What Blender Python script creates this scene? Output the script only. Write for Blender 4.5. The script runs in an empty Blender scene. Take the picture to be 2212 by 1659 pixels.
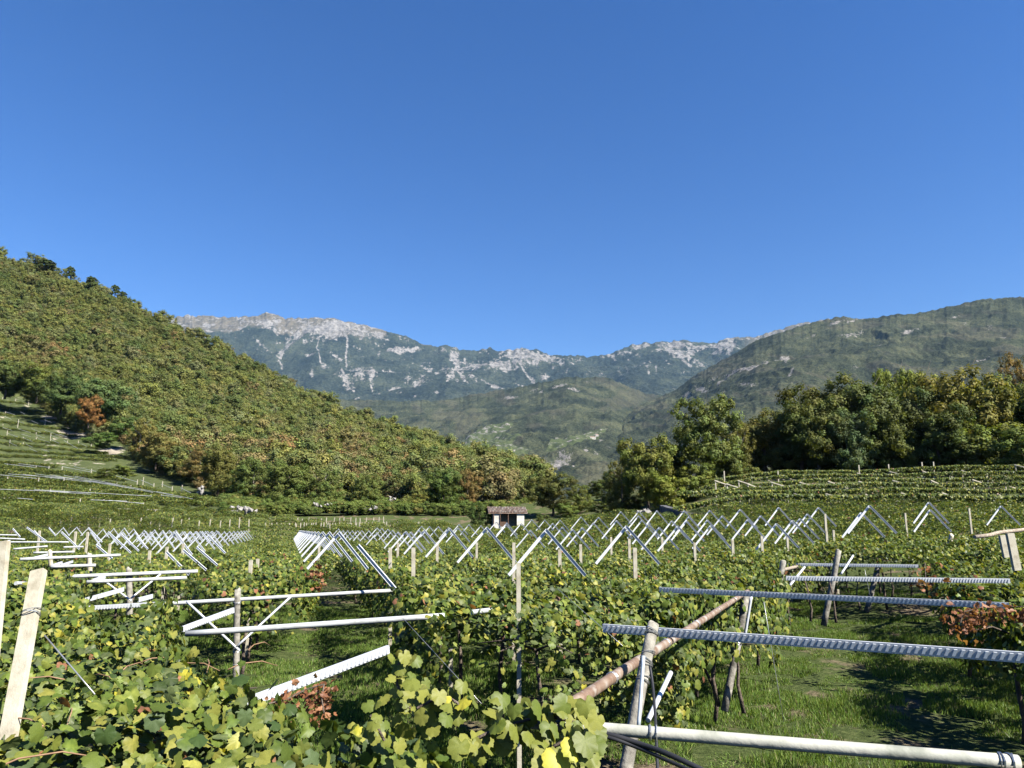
import bpy, math, random
import numpy as np
from mathutils import Vector, Matrix, Euler, noise as mnoise

rng = np.random.default_rng(7)
random.seed(7)
R = math.radians
scene = bpy.context.scene
C = scene.collection

# ------------------------------------------------------------------ camera, sky, sun, exposure
FPX, CU, CV, HOR = 1534.0, 1106.0, 829.5, 1148.0
PITCH = math.atan((HOR - CV) / FPX)
CAMZ = 3.0
cam_d = bpy.data.cameras.new('camera')
cam = bpy.data.objects.new('camera', cam_d)
C.objects.link(cam)
cam.location = (0, 0, CAMZ)
cam.rotation_euler = (math.pi / 2 + PITCH, 0, 0)
cam_d.sensor_width = 36.0
cam_d.lens = 36.0 * FPX / 2212.0
cam_d.clip_start = 0.05
cam_d.clip_end = 60000
scene.camera = cam

SUN_EL, SUN_AZ = 42.0, 125.0          # azimuth clockwise from the viewing direction (+Y)
world = bpy.data.worlds.new('World')
scene.world = world
world.use_nodes = True
wn = world.node_tree
sky = wn.nodes.new('ShaderNodeTexSky')
sky.sky_type = 'NISHITA'
sky.sun_disc = False
sky.sun_elevation = R(SUN_EL)
sky.sun_rotation = R(SUN_AZ)
sky.altitude = 200
sky.air_density = 1.0
sky.dust_density = 0.15
sky.ozone_density = 3.0
hsv = wn.nodes.new('ShaderNodeHueSaturation')
hsv.inputs['Saturation'].default_value = 1.33
hsv.inputs['Hue'].default_value = 0.514
wn.links.new(sky.outputs[0], hsv.inputs['Color'])
wn.links.new(hsv.outputs[0], wn.nodes['Background'].inputs[0])
wn.nodes['Background'].inputs[1].default_value = 0.062
sun_d = bpy.data.lights.new('sun', 'SUN')
sun_d.energy = 5.0
sun_d.angle = R(0.53)
sun_d.color = (1.0, 0.955, 0.87)
sun = bpy.data.objects.new('sun', sun_d)
C.objects.link(sun)
sun.location = (60, -20, 80)
sv = Vector((math.sin(R(SUN_AZ)) * math.cos(R(SUN_EL)), math.cos(R(SUN_AZ)) * math.cos(R(SUN_EL)), math.sin(R(SUN_EL))))
sun.rotation_euler = sv.to_track_quat('Z', 'Y').to_euler()
scene.view_settings.view_transform = 'Standard'
scene.view_settings.look = 'None'
scene.view_settings.gamma = 1.0
scene.view_settings.exposure = 1.48
scene.view_settings.use_curve_mapping = False
scene.render.engine = 'CYCLES'
scene.cycles.max_bounces = 6
scene.cycles.diffuse_bounces = 0
scene.cycles.glossy_bounces = 2
scene.cycles.transmission_bounces = 3
scene.cycles.volume_bounces = 0
scene.cycles.use_denoising = True

# ------------------------------------------------------------------ helpers
cp, sp = math.cos(PITCH), math.sin(PITCH)


def ray(u, v):
    """direction of the line of sight at u, v with its y part equal to 1 (numpy friendly)"""
    x = (np.asarray(u, float) - CU) / FPX
    y = (CV - np.asarray(v, float)) / FPX
    dy = cp - y * sp
    return x / dy, (sp + y * cp) / dy


def at(u, v, d):
    x, z = ray(u, v)
    return np.stack([x * d, np.asarray(d, float) + 0 * x, CAMZ + z * d], -1)


def atz(u, v, z):
    rx, rz = ray(u, v)
    d = (z - CAMZ) / rz
    return at(u, v, d)


def proj(x, y, z):
    x, y, z = np.asarray(x, float), np.asarray(y, float), np.asarray(z, float) - CAMZ
    f = y * cp + z * sp
    w = -y * sp + z * cp
    return CU + FPX * x / f, CV - FPX * w / f


def inpoly(px, py, poly):
    px, py = np.asarray(px, float), np.asarray(py, float)
    res = np.zeros(px.shape, bool)
    n = len(poly)
    for i in range(n):
        x1, y1 = poly[i]
        x2, y2 = poly[(i + 1) % n]
        if y1 == y2:
            continue
        c = ((y1 > py) != (y2 > py)) & (px < (x2 - x1) * (py - y1) / (y2 - y1) + x1)
        res ^= c
    return res


def tag(o, label=None, cat=None, group=None, kind=None):
    if label:
        o['label'] = label
    if cat:
        o['category'] = cat
    if group:
        o['group'] = group
    if kind:
        o['kind'] = kind
    return o


def link(name, data, parent=None, loc=None, coll=None):
    o = bpy.data.objects.new(name, data)
    (coll or C).objects.link(o)
    if parent is not None:
        o.parent = parent
    if loc is not None:
        o.location = loc
    return o


def empty(name, loc, rz=0.0):
    o = bpy.data.objects.new(name, None)
    C.objects.link(o)
    o.location = loc
    o.rotation_euler = (0, 0, rz)
    o.empty_display_size = 0.2
    return o


def npmesh(name, V, F, mat, col=None, smooth=False, mats=None, midx=None):
    """V (n,3), F (m,k) all faces of one size, col (n,3) per vertex"""
    me = bpy.data.meshes.new(name)
    V = np.asarray(V, np.float32)
    F = np.asarray(F, np.int32)
    n, (m, k) = len(V), F.shape
    me.vertices.add(n)
    me.vertices.foreach_set('co', V.ravel())
    me.loops.add(m * k)
    me.loops.foreach_set('vertex_index', F.ravel())
    me.polygons.add(m)
    me.polygons.foreach_set('loop_start', np.arange(0, m * k, k, dtype=np.int32))
    me.polygons.foreach_set('loop_total', np.full(m, k, np.int32))
    if smooth:
        me.polygons.foreach_set('use_smooth', np.ones(m, bool))
    for q in (mats or [mat]):
        me.materials.append(q)
    if midx is not None:
        me.polygons.foreach_set('material_index', np.asarray(midx, np.int32))
    me.update(calc_edges=True)
    if col is not None:
        a = me.attributes.new('col', 'FLOAT_COLOR', 'POINT')
        c4 = np.ones((n, 4), np.float32)
        c4[:, :3] = col
        a.data.foreach_set('color', c4.ravel())
    return me


class MB:
    """collects polygons, then one mesh"""
    def __init__(s):
        s.v, s.f = [], []

    def add(s, vs, fs):
        b = len(s.v)
        s.v += [tuple(p) for p in vs]
        s.f += [tuple(b + i for i in f) for f in fs]

    def box(s, lo, hi, M=None):
        x0, y0, z0 = lo
        x1, y1, z1 = hi
        vs = [Vector(p) for p in ((x0, y0, z0), (x1, y0, z0), (x1, y1, z0), (x0, y1, z0), (x0, y0, z1), (x1, y0, z1), (x1, y1, z1), (x0, y1, z1))]
        if M is not None:
            vs = [M @ p for p in vs]
        s.add(vs, [(0, 3, 2, 1), (4, 5, 6, 7), (0, 1, 5, 4), (1, 2, 6, 5), (2, 3, 7, 6), (3, 0, 4, 7)])

    def tube(s, pts, r, n=10, cap=True):
        pts = [Vector(p) for p in pts]
        rs = r if isinstance(r, (list, tuple)) else [r] * len(pts)
        rings = []
        up = None
        for i, p in enumerate(pts):
            t = (pts[min(i + 1, len(pts) - 1)] - pts[max(i - 1, 0)]).normalized()
            if up is None:
                up = Vector((0, 0, 1)) if abs(t.z) < 0.9 else Vector((1, 0, 0))
            a = t.cross(up).normalized()
            up = a.cross(t).normalized()
            rings.append([p + (a * math.cos(2 * math.pi * k / n) + up * math.sin(2 * math.pi * k / n)) * rs[i] for k in range(n)])
        vs = [q for rg in rings for q in rg]
        fs = []
        for i in range(len(pts) - 1):
            for k in range(n):
                fs.append((i * n + k, i * n + (k + 1) % n, (i + 1) * n + (k + 1) % n, (i + 1) * n + k))
        if cap:
            fs.append(tuple(range(n - 1, -1, -1)))
            fs.append(tuple((len(pts) - 1) * n + k for k in range(n)))
        s.add(vs, fs)

    def mesh(s, name, mat, smooth=False):
        me = bpy.data.meshes.new(name)
        me.from_pydata([tuple(p) for p in s.v], [], s.f)
        me.materials.append(mat)
        if smooth:
            for p in me.polygons:
                p.use_smooth = len(p.vertices) == 4
        me.update()
        return me

    def build(s, name, mat, parent=None, smooth=False, loc=None):
        return link(name, s.mesh(name, mat, smooth), parent, loc)


# ------------------------------------------------------------------ materials
def mat_new(name):
    m = bpy.data.materials.new(name)
    m.use_nodes = True
    nt = m.node_tree
    nt.nodes.clear()
    out = nt.nodes.new('ShaderNodeOutputMaterial')
    return m, nt, out


def N(nt, t, **kw):
    n = nt.nodes.new(t)
    for k, v in kw.items():
        if k in n.inputs:
            n.inputs[k].default_value = v
        else:
            setattr(n, k, v)
    return n


def ramp(nt, fac, stops):
    r = nt.nodes.new('ShaderNodeValToRGB')
    el = r.color_ramp.elements
    while len(el) < len(stops):
        el.new(0.5)
    for e, (p, c) in zip(el, stops):
        e.position = p
        e.color = (*c, 1)
    nt.links.new(fac, r.inputs[0])
    return r.outputs[0]


def noise_tex(nt, scale, detail=6, rough=0.6, vec=None, coord='Object'):
    if vec is None:
        tc = nt.nodes.new('ShaderNodeTexCoord')
        vec = tc.outputs[coord]
    n = N(nt, 'ShaderNodeTexNoise')
    n.inputs['Scale'].default_value = scale
    n.inputs['Detail'].default_value = detail
    n.inputs['Roughness'].default_value = rough
    nt.links.new(vec, n.inputs['Vector'])
    return n


def simple(name, stops, scale=6, rough=0.6, metallic=0.0, bump=0.2, bscale=40, spec=0.4, bdist=0.01):
    m, nt, out = mat_new(name)
    b = N(nt, 'ShaderNodeBsdfPrincipled')
    b.inputs['Roughness'].default_value = rough
    b.inputs['Metallic'].default_value = metallic
    b.inputs['Specular IOR Level'].default_value = spec
    n = noise_tex(nt, scale)
    nt.links.new(ramp(nt, n.outputs['Fac'], stops), b.inputs['Base Color'])
    if bump:
        n2 = noise_tex(nt, bscale, 4)
        bp = N(nt, 'ShaderNodeBump', Strength=bump, Distance=bdist)
        nt.links.new(n2.outputs['Fac'], bp.inputs['Height'])
        nt.links.new(bp.outputs[0], b.inputs['Normal'])
    nt.links.new(b.outputs[0], out.inputs[0])
    return m


M = {}
M['post'] = simple('cream_concrete', [(0.3, (0.27, 0.235, 0.165)), (0.5, (0.41, 0.375, 0.285)), (0.7, (0.46, 0.435, 0.35))], 7, 0.8, bump=0.3, bscale=60)
M['grey_post'] = simple('weathered_concrete', [(0.34, (0.09, 0.082, 0.068)), (0.5, (0.215, 0.20, 0.165)), (0.66, (0.33, 0.31, 0.26))], 9, 0.9, bump=0.7, bscale=45)
M['steel'] = simple('galvanised_steel', [(0.3, (0.46, 0.48, 0.50)), (0.7, (0.56, 0.58, 0.60))], 5, 0.45, metallic=0.1, bump=0.0)
M['steel_white'] = simple('bright_steel', [(0.3, (0.58, 0.60, 0.625)), (0.7, (0.68, 0.70, 0.72))], 5, 0.5, metallic=0.0, bump=0.0)
M['steel_dark'] = simple('dull_galvanised_steel', [(0.3, (0.34, 0.39, 0.42)), (0.7, (0.50, 0.55, 0.58))], 5, 0.45, metallic=0.3, bump=0.0)
M['rib'] = simple('rib_shadow_steel', [(0.3, (0.56, 0.58, 0.60)), (0.7, (0.64, 0.66, 0.68))], 5, 0.4, metallic=0.3, bump=0.0)  # slightly lighter steel for the raised ribs
M['pipe'] = simple('painted_pipe', [(0.3, (0.30, 0.305, 0.285)), (0.5, (0.40, 0.415, 0.405)), (0.7, (0.45, 0.47, 0.465))], 6, 0.5, bump=0.1)
M['rust'] = simple('rusty_pipe', [(0.38, (0.30, 0.27, 0.235)), (0.48, (0.22, 0.16, 0.115)), (0.58, (0.15, 0.09, 0.058)), (0.68, (0.28, 0.245, 0.205))], 5, 0.65, metallic=0.1, bump=0.25)
M['cement_pipe'] = simple('cement_pipe', [(0.36, (0.22, 0.23, 0.185)), (0.5, (0.35, 0.35, 0.295)), (0.64, (0.42, 0.41, 0.35))], 5, 0.75, bump=0.3, bscale=30)
M['wood'] = simple('weathered_wood', [(0.35, (0.18, 0.14, 0.10)), (0.6, (0.32, 0.27, 0.21)), (0.7, (0.42, 0.37, 0.30))], 12, 0.9, bump=0.6)
M['hose'] = simple('black_rubber', [(0.3, (0.015, 0.015, 0.016)), (0.7, (0.03, 0.03, 0.032))], 5, 0.45, bump=0)
M['wire'] = simple('steel_wire', [(0.3, (0.35, 0.35, 0.35)), (0.7, (0.5, 0.5, 0.5))], 5, 0.4, metallic=0.7, bump=0)
M['bark'] = simple('bark', [(0.3, (0.05, 0.038, 0.028)), (0.6, (0.13, 0.10, 0.075)), (0.75, (0.2, 0.165, 0.13))], 9, 0.95, bump=0.8, bscale=30, bdist=0.03)
M['pale_bark'] = simple('pale_bark', [(0.3, (0.12, 0.10, 0.08)), (0.7, (0.30, 0.27, 0.22))], 5, 0.95, bump=0.4)
M['stone'] = simple('limestone', [(0.3, (0.22, 0.20, 0.17)), (0.5, (0.42, 0.40, 0.36)), (0.72, (0.62, 0.60, 0.56))], 1.4, 0.95, bump=0.6, bscale=6, bdist=0.1)
M['dark_stone'] = simple('dark_stone', [(0.3, (0.05, 0.05, 0.05)), (0.6, (0.12, 0.12, 0.125))], 2, .95, bump=.5, bscale=6, bdist=.05)
M['cane'] = simple('vine_cane', [(0.3, (0.16, 0.085, 0.045)), (0.7, (0.32, 0.20, 0.11))], 12, .7, bump=0)
M['plaster'] = simple('lime_wash', [(0.3, (0.32, 0.29, 0.23)), (0.5, (0.52, 0.50, 0.44)), (0.7, (0.64, 0.63, 0.58))], 1.8, 0.95, bump=0.5, bscale=9, bdist=0.05)
M['dark_wood'] = simple('dark_wood', [(0.3, (0.05, 0.03, 0.02)), (0.7, (0.14, 0.08, 0.05))], 3, 0.9, bump=0.3)
M['tile'] = simple('clay_tile', [(0.3, (0.22, 0.12, 0.085)), (0.5, (0.36, 0.24, 0.18)), (0.68, (0.52, 0.44, 0.37))], 2.2, 0.9, bump=0.3)


def leaf_material(name, mul=1.0, trans=0.28, gloss=0.35, rough=0.42, objcol=False, objrand=None, vein=False):
    m, nt, out = mat_new(name)
    at_ = N(nt, 'ShaderNodeAttribute', attribute_name='col')
    c = at_.outputs['Color']
    if objcol:
        oi = N(nt, 'ShaderNodeObjectInfo')
        mx = N(nt, 'ShaderNodeMix', data_type='RGBA', blend_type='MULTIPLY')
        mx.inputs['Factor'].default_value = 1
        nt.links.new(c, mx.inputs['A'])
        nt.links.new(oi.outputs['Color'], mx.inputs['B'])
        c = mx.outputs['Result']
    if objrand:
        oi = N(nt, 'ShaderNodeObjectInfo')
        rc = ramp(nt, oi.outputs['Random'], objrand)
        mx = N(nt, 'ShaderNodeMix', data_type='RGBA', blend_type='MULTIPLY')
        mx.inputs['Factor'].default_value = 1
        nt.links.new(c, mx.inputs['A'])
        nt.links.new(rc, mx.inputs['B'])
        c = mx.outputs['Result']
    if vein:
        n = noise_tex(nt, 34, 4)
        mx = N(nt, 'ShaderNodeMix', data_type='RGBA', blend_type='MULTIPLY')
        mx.inputs['Factor'].default_value = 1
        nt.links.new(c, mx.inputs['A'])
        nt.links.new(ramp(nt, n.outputs['Fac'], [(0.3, (0.68, 0.74, 0.7)), (0.7, (1.25, 1.2, 1.1))]), mx.inputs['B'])
        c = mx.outputs['Result']
    b = N(nt, 'ShaderNodeBsdfPrincipled')
    b.inputs['Roughness'].default_value = rough
    b.inputs['Specular IOR Level'].default_value = gloss * .5
    nt.links.new(c, b.inputs['Base Color'])
    t = N(nt, 'ShaderNodeBsdfTranslucent')
    tm = N(nt, 'ShaderNodeMix', data_type='RGBA', blend_type='MULTIPLY')
    tm.inputs['Factor'].default_value = 1
    tm.inputs['B'].default_value = (1.35, 1.35, 0.45, 1)
    nt.links.new(c, tm.inputs['A'])
    nt.links.new(tm.outputs['Result'], t.inputs['Color'])
    ms = N(nt, 'ShaderNodeMixShader')
    ms.inputs[0].default_value = trans
    nt.links.new(b.outputs[0], ms.inputs[1])
    nt.links.new(t.outputs[0], ms.inputs[2])
    nt.links.new(ms.outputs[0], out.inputs[0])
    return m


M['leaf'] = leaf_material('vine_leaf', vein=True, gloss=0.45, rough=0.48)
M['leaf_far'] = leaf_material('vine_leaf_far', gloss=0.3)
M['tree_leaf'] = leaf_material('tree_leaf', objcol=True, trans=0.3, gloss=0.2, rough=0.6)
M['brown_leaf'] = leaf_material('brown_hill_leaf', trans=0.2, gloss=0.1, rough=0.8, objrand=[(0.0, (1.15, .98, 1.15)), (0.5, (1.3, 1.0, 1.25)), (0.85, (1.45, 1.0, 1.2)), (1.0, (1.6, .92, 1.1))])
M['scrub_leaf'] = leaf_material('scrub_leaf', trans=0.25, gloss=0.1, rough=0.8, objrand=[(0.0, (.8, 1.1, .8)), (0.4, (1.2, 1.35, .9)), (0.8, (1.0, 1.2, 1.0)), (0.96, (1.5, 1.3, 1.1))])
M['wood_leaf'] = leaf_material('hill_tree_leaf', trans=0.25, gloss=0.1, rough=0.8, objrand=[
    (0.0, (1.0, 1.05, 1.0)), (0.16, (0.70, 0.85, 0.8)), (0.33, (1.4, 1.35, 1.0)), (0.5, (1.25, 1.22, 1.6)), (0.62, (0.85, 0.98, 0.85)),
    (0.76, (1.5, 1.4, 1.2)), (0.88, (1.1, 1.15, 1.0)), (0.97, (1.5, 1.3, 1.4))])


def ground_material():
    m, nt, out = mat_new('grass_ground')
    b = N(nt, 'ShaderNodeBsdfPrincipled')
    b.inputs['Roughness'].default_value = 1.0
    b.inputs['Specular IOR Level'].default_value = 0.1
    n1 = noise_tex(nt, 0.55, 5)
    n2 = noise_tex(nt, 9, 6, 0.75)
    c1 = ramp(nt, n2.outputs['Fac'], [(0.3, (0.022, 0.030, 0.010)), (0.5, (0.055, 0.075, 0.022)), (0.68, (0.11, 0.125, 0.045))])
    c2 = ramp(nt, n2.outputs['Fac'], [(0.3, (0.06, 0.05, 0.03)), (0.7, (0.22, 0.17, 0.11))])
    mx = N(nt, 'ShaderNodeMix', data_type='RGBA')
    nt.links.new(ramp(nt, n1.outputs['Fac'], [(0.53, (0, 0, 0)), (0.62, (1, 1, 1))]), mx.inputs['Factor'])
    nt.links.new(c1, mx.inputs['A'])
    nt.links.new(c2, mx.inputs['B'])
    nt.links.new(mx.outputs['Result'], b.inputs['Base Color'])
    bp = N(nt, 'ShaderNodeBump', Strength=0.8, Distance=0.08)
    nt.links.new(n2.outputs['Fac'], bp.inputs['Height'])
    nt.links.new(bp.outputs[0], b.inputs['Normal'])
    nt.links.new(b.outputs[0], out.inputs[0])
    return m


def hill_material(name, greens, rocks, tscale, gscale, bdist, rockname='rock', fieldcol=None, rthr=(0.45, 0.55), rnoise=None):
    """forest cover broken by rock; 'col' r = rock cover, g = fields, b = bare turf"""
    m, nt, out = mat_new(name)
    b = N(nt, 'ShaderNodeBsdfPrincipled')
    b.inputs['Roughness'].default_value = 1.0
    b.inputs['Specular IOR Level'].default_value = 0.05
    a = N(nt, 'ShaderNodeAttribute', attribute_name='col')
    sepn = N(nt, 'ShaderNodeSeparateColor')
    nt.links.new(a.outputs['Color'], sepn.inputs[0])
    vt = noise_tex(nt, tscale, 3, 0.8)
    g = noise_tex(nt, gscale, 6, 0.6)
    mixv = N(nt, 'ShaderNodeMix', data_type='FLOAT')
    mixv.inputs['Factor'].default_value = 0.42
    nt.links.new(vt.outputs['Fac'], mixv.inputs['A'])
    nt.links.new(g.outputs['Fac'], mixv.inputs['B'])
    gc = ramp(nt, mixv.outputs['Result'], greens)
    rn = noise_tex(nt, rnoise or tscale * 0.35, 8, 0.75)
    rc = ramp(nt, rn.outputs['Fac'], rocks)
    # rock edge broken by noise
    ad = N(nt, 'ShaderNodeMath', operation='MULTIPLY_ADD')
    nt.links.new(rn.outputs['Fac'], ad.inputs[0])
    ad.inputs[1].default_value = 1.9
    nt.links.new(sepn.outputs['Red'], ad.inputs[2])
    hlf = N(nt, 'ShaderNodeMath', operation='MULTIPLY')
    hlf.inputs[1].default_value = 0.42
    nt.links.new(ad.outputs[0], hlf.inputs[0])
    ad = hlf
    msk = ramp(nt, ad.outputs[0], [(0.56, (0, 0, 0)), (0.66, (1, 1, 1))])
    # turf
    mt = N(nt, 'ShaderNodeMix', data_type='RGBA')
    nt.links.new(sepn.outputs['Blue'], mt.inputs['Factor'])
    nt.links.new(gc, mt.inputs['A'])
    nt.links.new(ramp(nt, rn.outputs['Fac'], [(0.35, (0.055, 0.048, 0.034)), (0.65, (0.13, 0.11, 0.08))]), mt.inputs['B'])
    mf = N(nt, 'ShaderNodeMix', data_type='RGBA')
    nt.links.new(sepn.outputs['Green'], mf.inputs['Factor'])
    nt.links.new(mt.outputs['Result'], mf.inputs['A'])
    nt.links.new(ramp(nt, rn.outputs['Fac'], [(0.35, (0.042, 0.058, 0.022)), (0.65, (0.08, 0.092, 0.04))]), mf.inputs['B'])
    mr = N(nt, 'ShaderNodeMix', data_type='RGBA')
    nt.links.new(msk, mr.inputs['Factor'])
    nt.links.new(mf.outputs['Result'], mr.inputs['A'])
    nt.links.new(rc, mr.inputs['B'])
    nt.links.new(mr.outputs['Result'], b.inputs['Base Color'])
    bp = N(nt, 'ShaderNodeBump', Strength=1.0, Distance=bdist)
    nt.links.new(mixv.outputs['Result'], bp.inputs['Height'])
    nt.links.new(bp.outputs[0], b.inputs['Normal'])
    nt.links.new(b.outputs[0], out.inputs[0])
    return m


M['ground'] = ground_material()
GREENS_FAR = [(0.42, (0.006, 0.009, 0.008)), (0.5, (0.020, 0.026, 0.019)), (0.58, (0.046, 0.052, 0.034))]
GREENS_MID = [(0.41, (0.008, 0.011, 0.008)), (0.5, (0.030, 0.036, 0.020)), (0.59, (0.075, 0.078, 0.042))]
ROCKS = [(0.36, (0.05, 0.045, 0.04)), (0.46, (0.12, 0.112, 0.102)), (0.6, (0.22, 0.205, 0.19))]
M['far_hill'] = hill_material('far_mountain', GREENS_FAR, ROCKS, 0.05, 0.003, 10, rnoise=0.022)
M['mid_hill'] = hill_material('wooded_hill', GREENS_MID, ROCKS, 0.16, 0.006, 4, rnoise=0.06)
M['near_hill'] = hill_material('scrub_slope', [(0.36, (0.03, 0.038, 0.014)), (0.5, (0.075, 0.09, 0.03)), (0.62, (0.14, 0.15, 0.06))],
                               [(0.3, (0.15, 0.125, 0.095)), (0.6, (0.34, 0.30, 0.24))], 0.8, 0.05, 0.5, rnoise=0.5)

# ------------------------------------------------------------------ the lie of the land
ROWAZ = -R(17.07)
RD = np.array([math.sin(ROWAZ), math.cos(ROWAZ)])       # along the pergola rows
RP = np.array([math.cos(ROWAZ), -math.sin(ROWAZ)])      # across them, to the right
KR = 1380.0                                              # pixel rise of a peaked frame times its distance

PEAKS_RIGHT = [(1149,1122,22),(1177,1123,22),(1210,1123,22),(1095,1129,26),(1126,1130,27),(1194,1130,30),(1215,1138,36),(1237,1143,42),
    (1146,1145,36),(1255,1116,26),(1293,1117,27),(1258,1139,40),(1282,1129,34),(1341,1105,28),(1380,1104,28),(1419,1103,30),(1332,1124,38),
    (1379,1114,33),(1387,1123,38),(1401,1131,42),(1424,1139,46),(1353,1136,78),(1464,1136,52),(1535,1135,48),(1451,1125,38),(1478,1103,32),
    (1483,1125,42),(1488,1116,36),(1528,1123,42),(1533,1102,34),(1560,1114,40),(1599,1100,40),(1615,1122,44),(1677,1131,55),(1712,1124,48),
    (1728,1120,43),(1744,1110,40),(1768,1096,40),(1682,1096,38),(1643,1114,42),(1878,1092,58),(1860,1107,52),(2006,1085,44),(2009,1101,46),(2162,1093,40)]
PEAKS_CENTRE = [(731,1142,17),(741,1146,19),(751,1146,20),(761,1146,20),(773,1146,20),(782,1146,21),(797,1146,22),(814,1150,26),(815,1140,20),
    (825,1141,20),(838,1143,22),(848,1145,24),(860,1149,34),(888,1149,38),(911,1136,20),(928,1137,22),(947,1137,22),(969,1139,24),(905,1145,28),
    (992,1132,22),(1013,1133,22),(1039,1135,24),(990,1140,30),(1072,1127,22),(1094,1133,28)]
PEAKS_LEFT = [(137,1139,18),(166,1138,18),(192,1139,18),(223,1142,19),(246,1141,19),(269,1140,20),(289,1142,20),(312,1145,21),(334,1144,21),
    (352,1145,21),(366,1145,21),(380,1145,20),(399,1148,22),(410,1148,22),(422,1148,22),(433,1147,22),(444,1147,22),(468,1146,23),(330,1156,26),
    (308,1150,24),(262,1150,26),(357,1156,30)]

ctrl = []


def cpt(u, v, d, off):
    p = at(u, v, d)
    ctrl.append((p[0], p[1], p[2] - off))


for u, v, h in PEAKS_RIGHT + PEAKS_CENTRE + PEAKS_LEFT:
    cpt(u, v, KR / h, 3.0)
for x in (-60, -36, -20, -10, 0, 10, 20, 34, 60):
    for y in (-12, 0, 8):
        ctrl.append((x, y, 0.0))
for x in (-40, -22, -12, -4, 4, 12, 18):
    ctrl.append((x, 17, 0.0))
for x in (-40, -28, -18, -10, -4):
    ctrl.append((x, 27, 0.05))
for u, v, d in ((1300, 1113, 68), (1300, 1109, 80), (1200, 1124, 72), (1200, 1120, 82), (1380, 1106, 62), (1380, 1102, 72), (1095, 1137, 84), (1095, 1141, 76), (1150, 1136, 84), (1050, 1138, 82), (700, 1141, 84), (700, 1134, 94), (900, 1140, 80)):
    cpt(u, v, d, 1.95)
for u, v, d in ((50, 1120, 80), (300, 1124, 85), (550, 1128, 90), (800, 1130, 90), (950, 1133, 86)):
    cpt(u, v, d, 1.9)
for u, v, d in ((-500, 1108, 80), (0, 1112, 96), (300, 1108, 105), (560, 1112, 112), (800, 1109, 118), (1000, 1113, 118), (1095, 1149, 93),
                (1050, 1147, 93), (1130, 1149, 92), (1150, 1090, 125), (1220, 1108, 115), (1320, 1106, 100), (1400, 1103, 92), (1440, 1100, 66)):
    cpt(u, v, d, 0.0)
for u, v, d in ((1520, 1075, 64), (1600, 1078, 58), (1760, 1080, 57), (1900, 1080, 56), (2060, 1084, 55), (2200, 1086, 54), (2500, 1088, 52), (1560, 1040, 84), (1800, 1024, 86),
                (2000, 1015, 86), (2212, 1008, 86), (2500, 1000, 86), (1700, 1052, 72), (2000, 1048, 70), (2400, 1045, 68)):
    cpt(u, v, d, 1.8)
for u, v, d in ((1450, 1050, 105), (1600, 1030, 105), (1900, 1010, 105), (2200, 985, 108), (2700, 950, 110), (1500, 1040, 150), (2200, 940, 150),
                (1200, 1090, 160), (900, 1090, 150), (3200, 950, 100), (3200, 1060, 60)):
    cpt(u, v, d, 0.0)
ctrl = np.array(ctrl)


def tps_fit(P, lam):
    n = len(P)
    xy = P[:, :2] / 50.0
    r2 = ((xy[:, None] - xy[None]) ** 2).sum(-1)
    K = 0.5 * r2 * np.log(r2 + 1e-12)
    A = np.zeros((n + 3, n + 3))
    A[:n, :n] = K + lam * np.eye(n)
    A[:n, n] = 1
    A[:n, n + 1:] = xy
    A[n:, :n] = A[:n, n:].T
    b = np.zeros(n + 3)
    b[:n] = P[:, 2]
    return np.linalg.solve(A, b), xy


TW, TXY = tps_fit(ctrl, 0.0015)


def gz(x, y):
    x = np.atleast_1d(np.asarray(x, float))
    y = np.atleast_1d(np.asarray(y, float))
    sh = x.shape
    q = np.stack([x.ravel(), y.ravel()], -1) / 50.0
    out = np.zeros(len(q))
    for s in range(0, len(q), 20000):
        qq = q[s:s + 20000]
        r2 = ((qq[:, None] - TXY[None]) ** 2).sum(-1)
        out[s:s + 20000] = (0.5 * r2 * np.log(r2 + 1e-12)) @ TW[:-3] + TW[-3] + qq @ TW[-2:]
    return out.reshape(sh)


def gz1(x, y):
    return float(gz(x, y)[0])


# near ground sheet
gx = np.concatenate([np.linspace(-110, -30, 50), np.linspace(-29, 40, 150), np.linspace(41, 170, 75)])
gy = np.concatenate([np.linspace(-25, 0, 12), np.linspace(0.5, 40, 90), np.linspace(41, 165, 100)])
GX, GY = np.meshgrid(gx, gy)
GZ = gz(GX, GY)
GZ += 0.03 * rng.standard_normal(GZ.shape) * (GY > 2)
nx, ny = len(gx), len(gy)


def grid_faces(ny, nx):
    i = np.arange((ny - 1) * nx).reshape(ny - 1, nx)[:, :-1].ravel()
    return np.stack([i, i + 1, i + nx + 1, i + nx], -1)


g_me = npmesh('ground', np.stack([GX.ravel(), GY.ravel(), GZ.ravel()], -1), grid_faces(ny, nx), M['ground'], smooth=True)
tag(link('ground', g_me), kind='structure')
# the land all round, far below what the hills hide
q = 14000.0
base = npmesh('valley_floor', [(-q, -q, -6), (q, -q, -6), (q, q * 1.3, -6), (-q, q * 1.3, -6)], [(0, 1, 2, 3)], M['ground'])
tag(link('valley_floor', base), kind='structure')


def fbm2(x, y, scale, octs=5, seed=0.0, ridged=False, gain=0.5):
    out = np.zeros(np.shape(x))
    a, s, tot = 1.0, scale, 0.0
    xr, yr = np.ravel(x), np.ravel(y)
    for o in range(octs):
        v = vnoise(xr * s + 17.3 * o + seed, yr * s - 9.1 * o + seed * 1.7).reshape(np.shape(x))
        if ridged:
            v = 1 - np.abs(2 * v - 1)
        out += a * v
        tot += a
        a *= gain
        s *= 2.03
    return out / tot


_perm = np.random.default_rng(3).random(65536)


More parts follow.
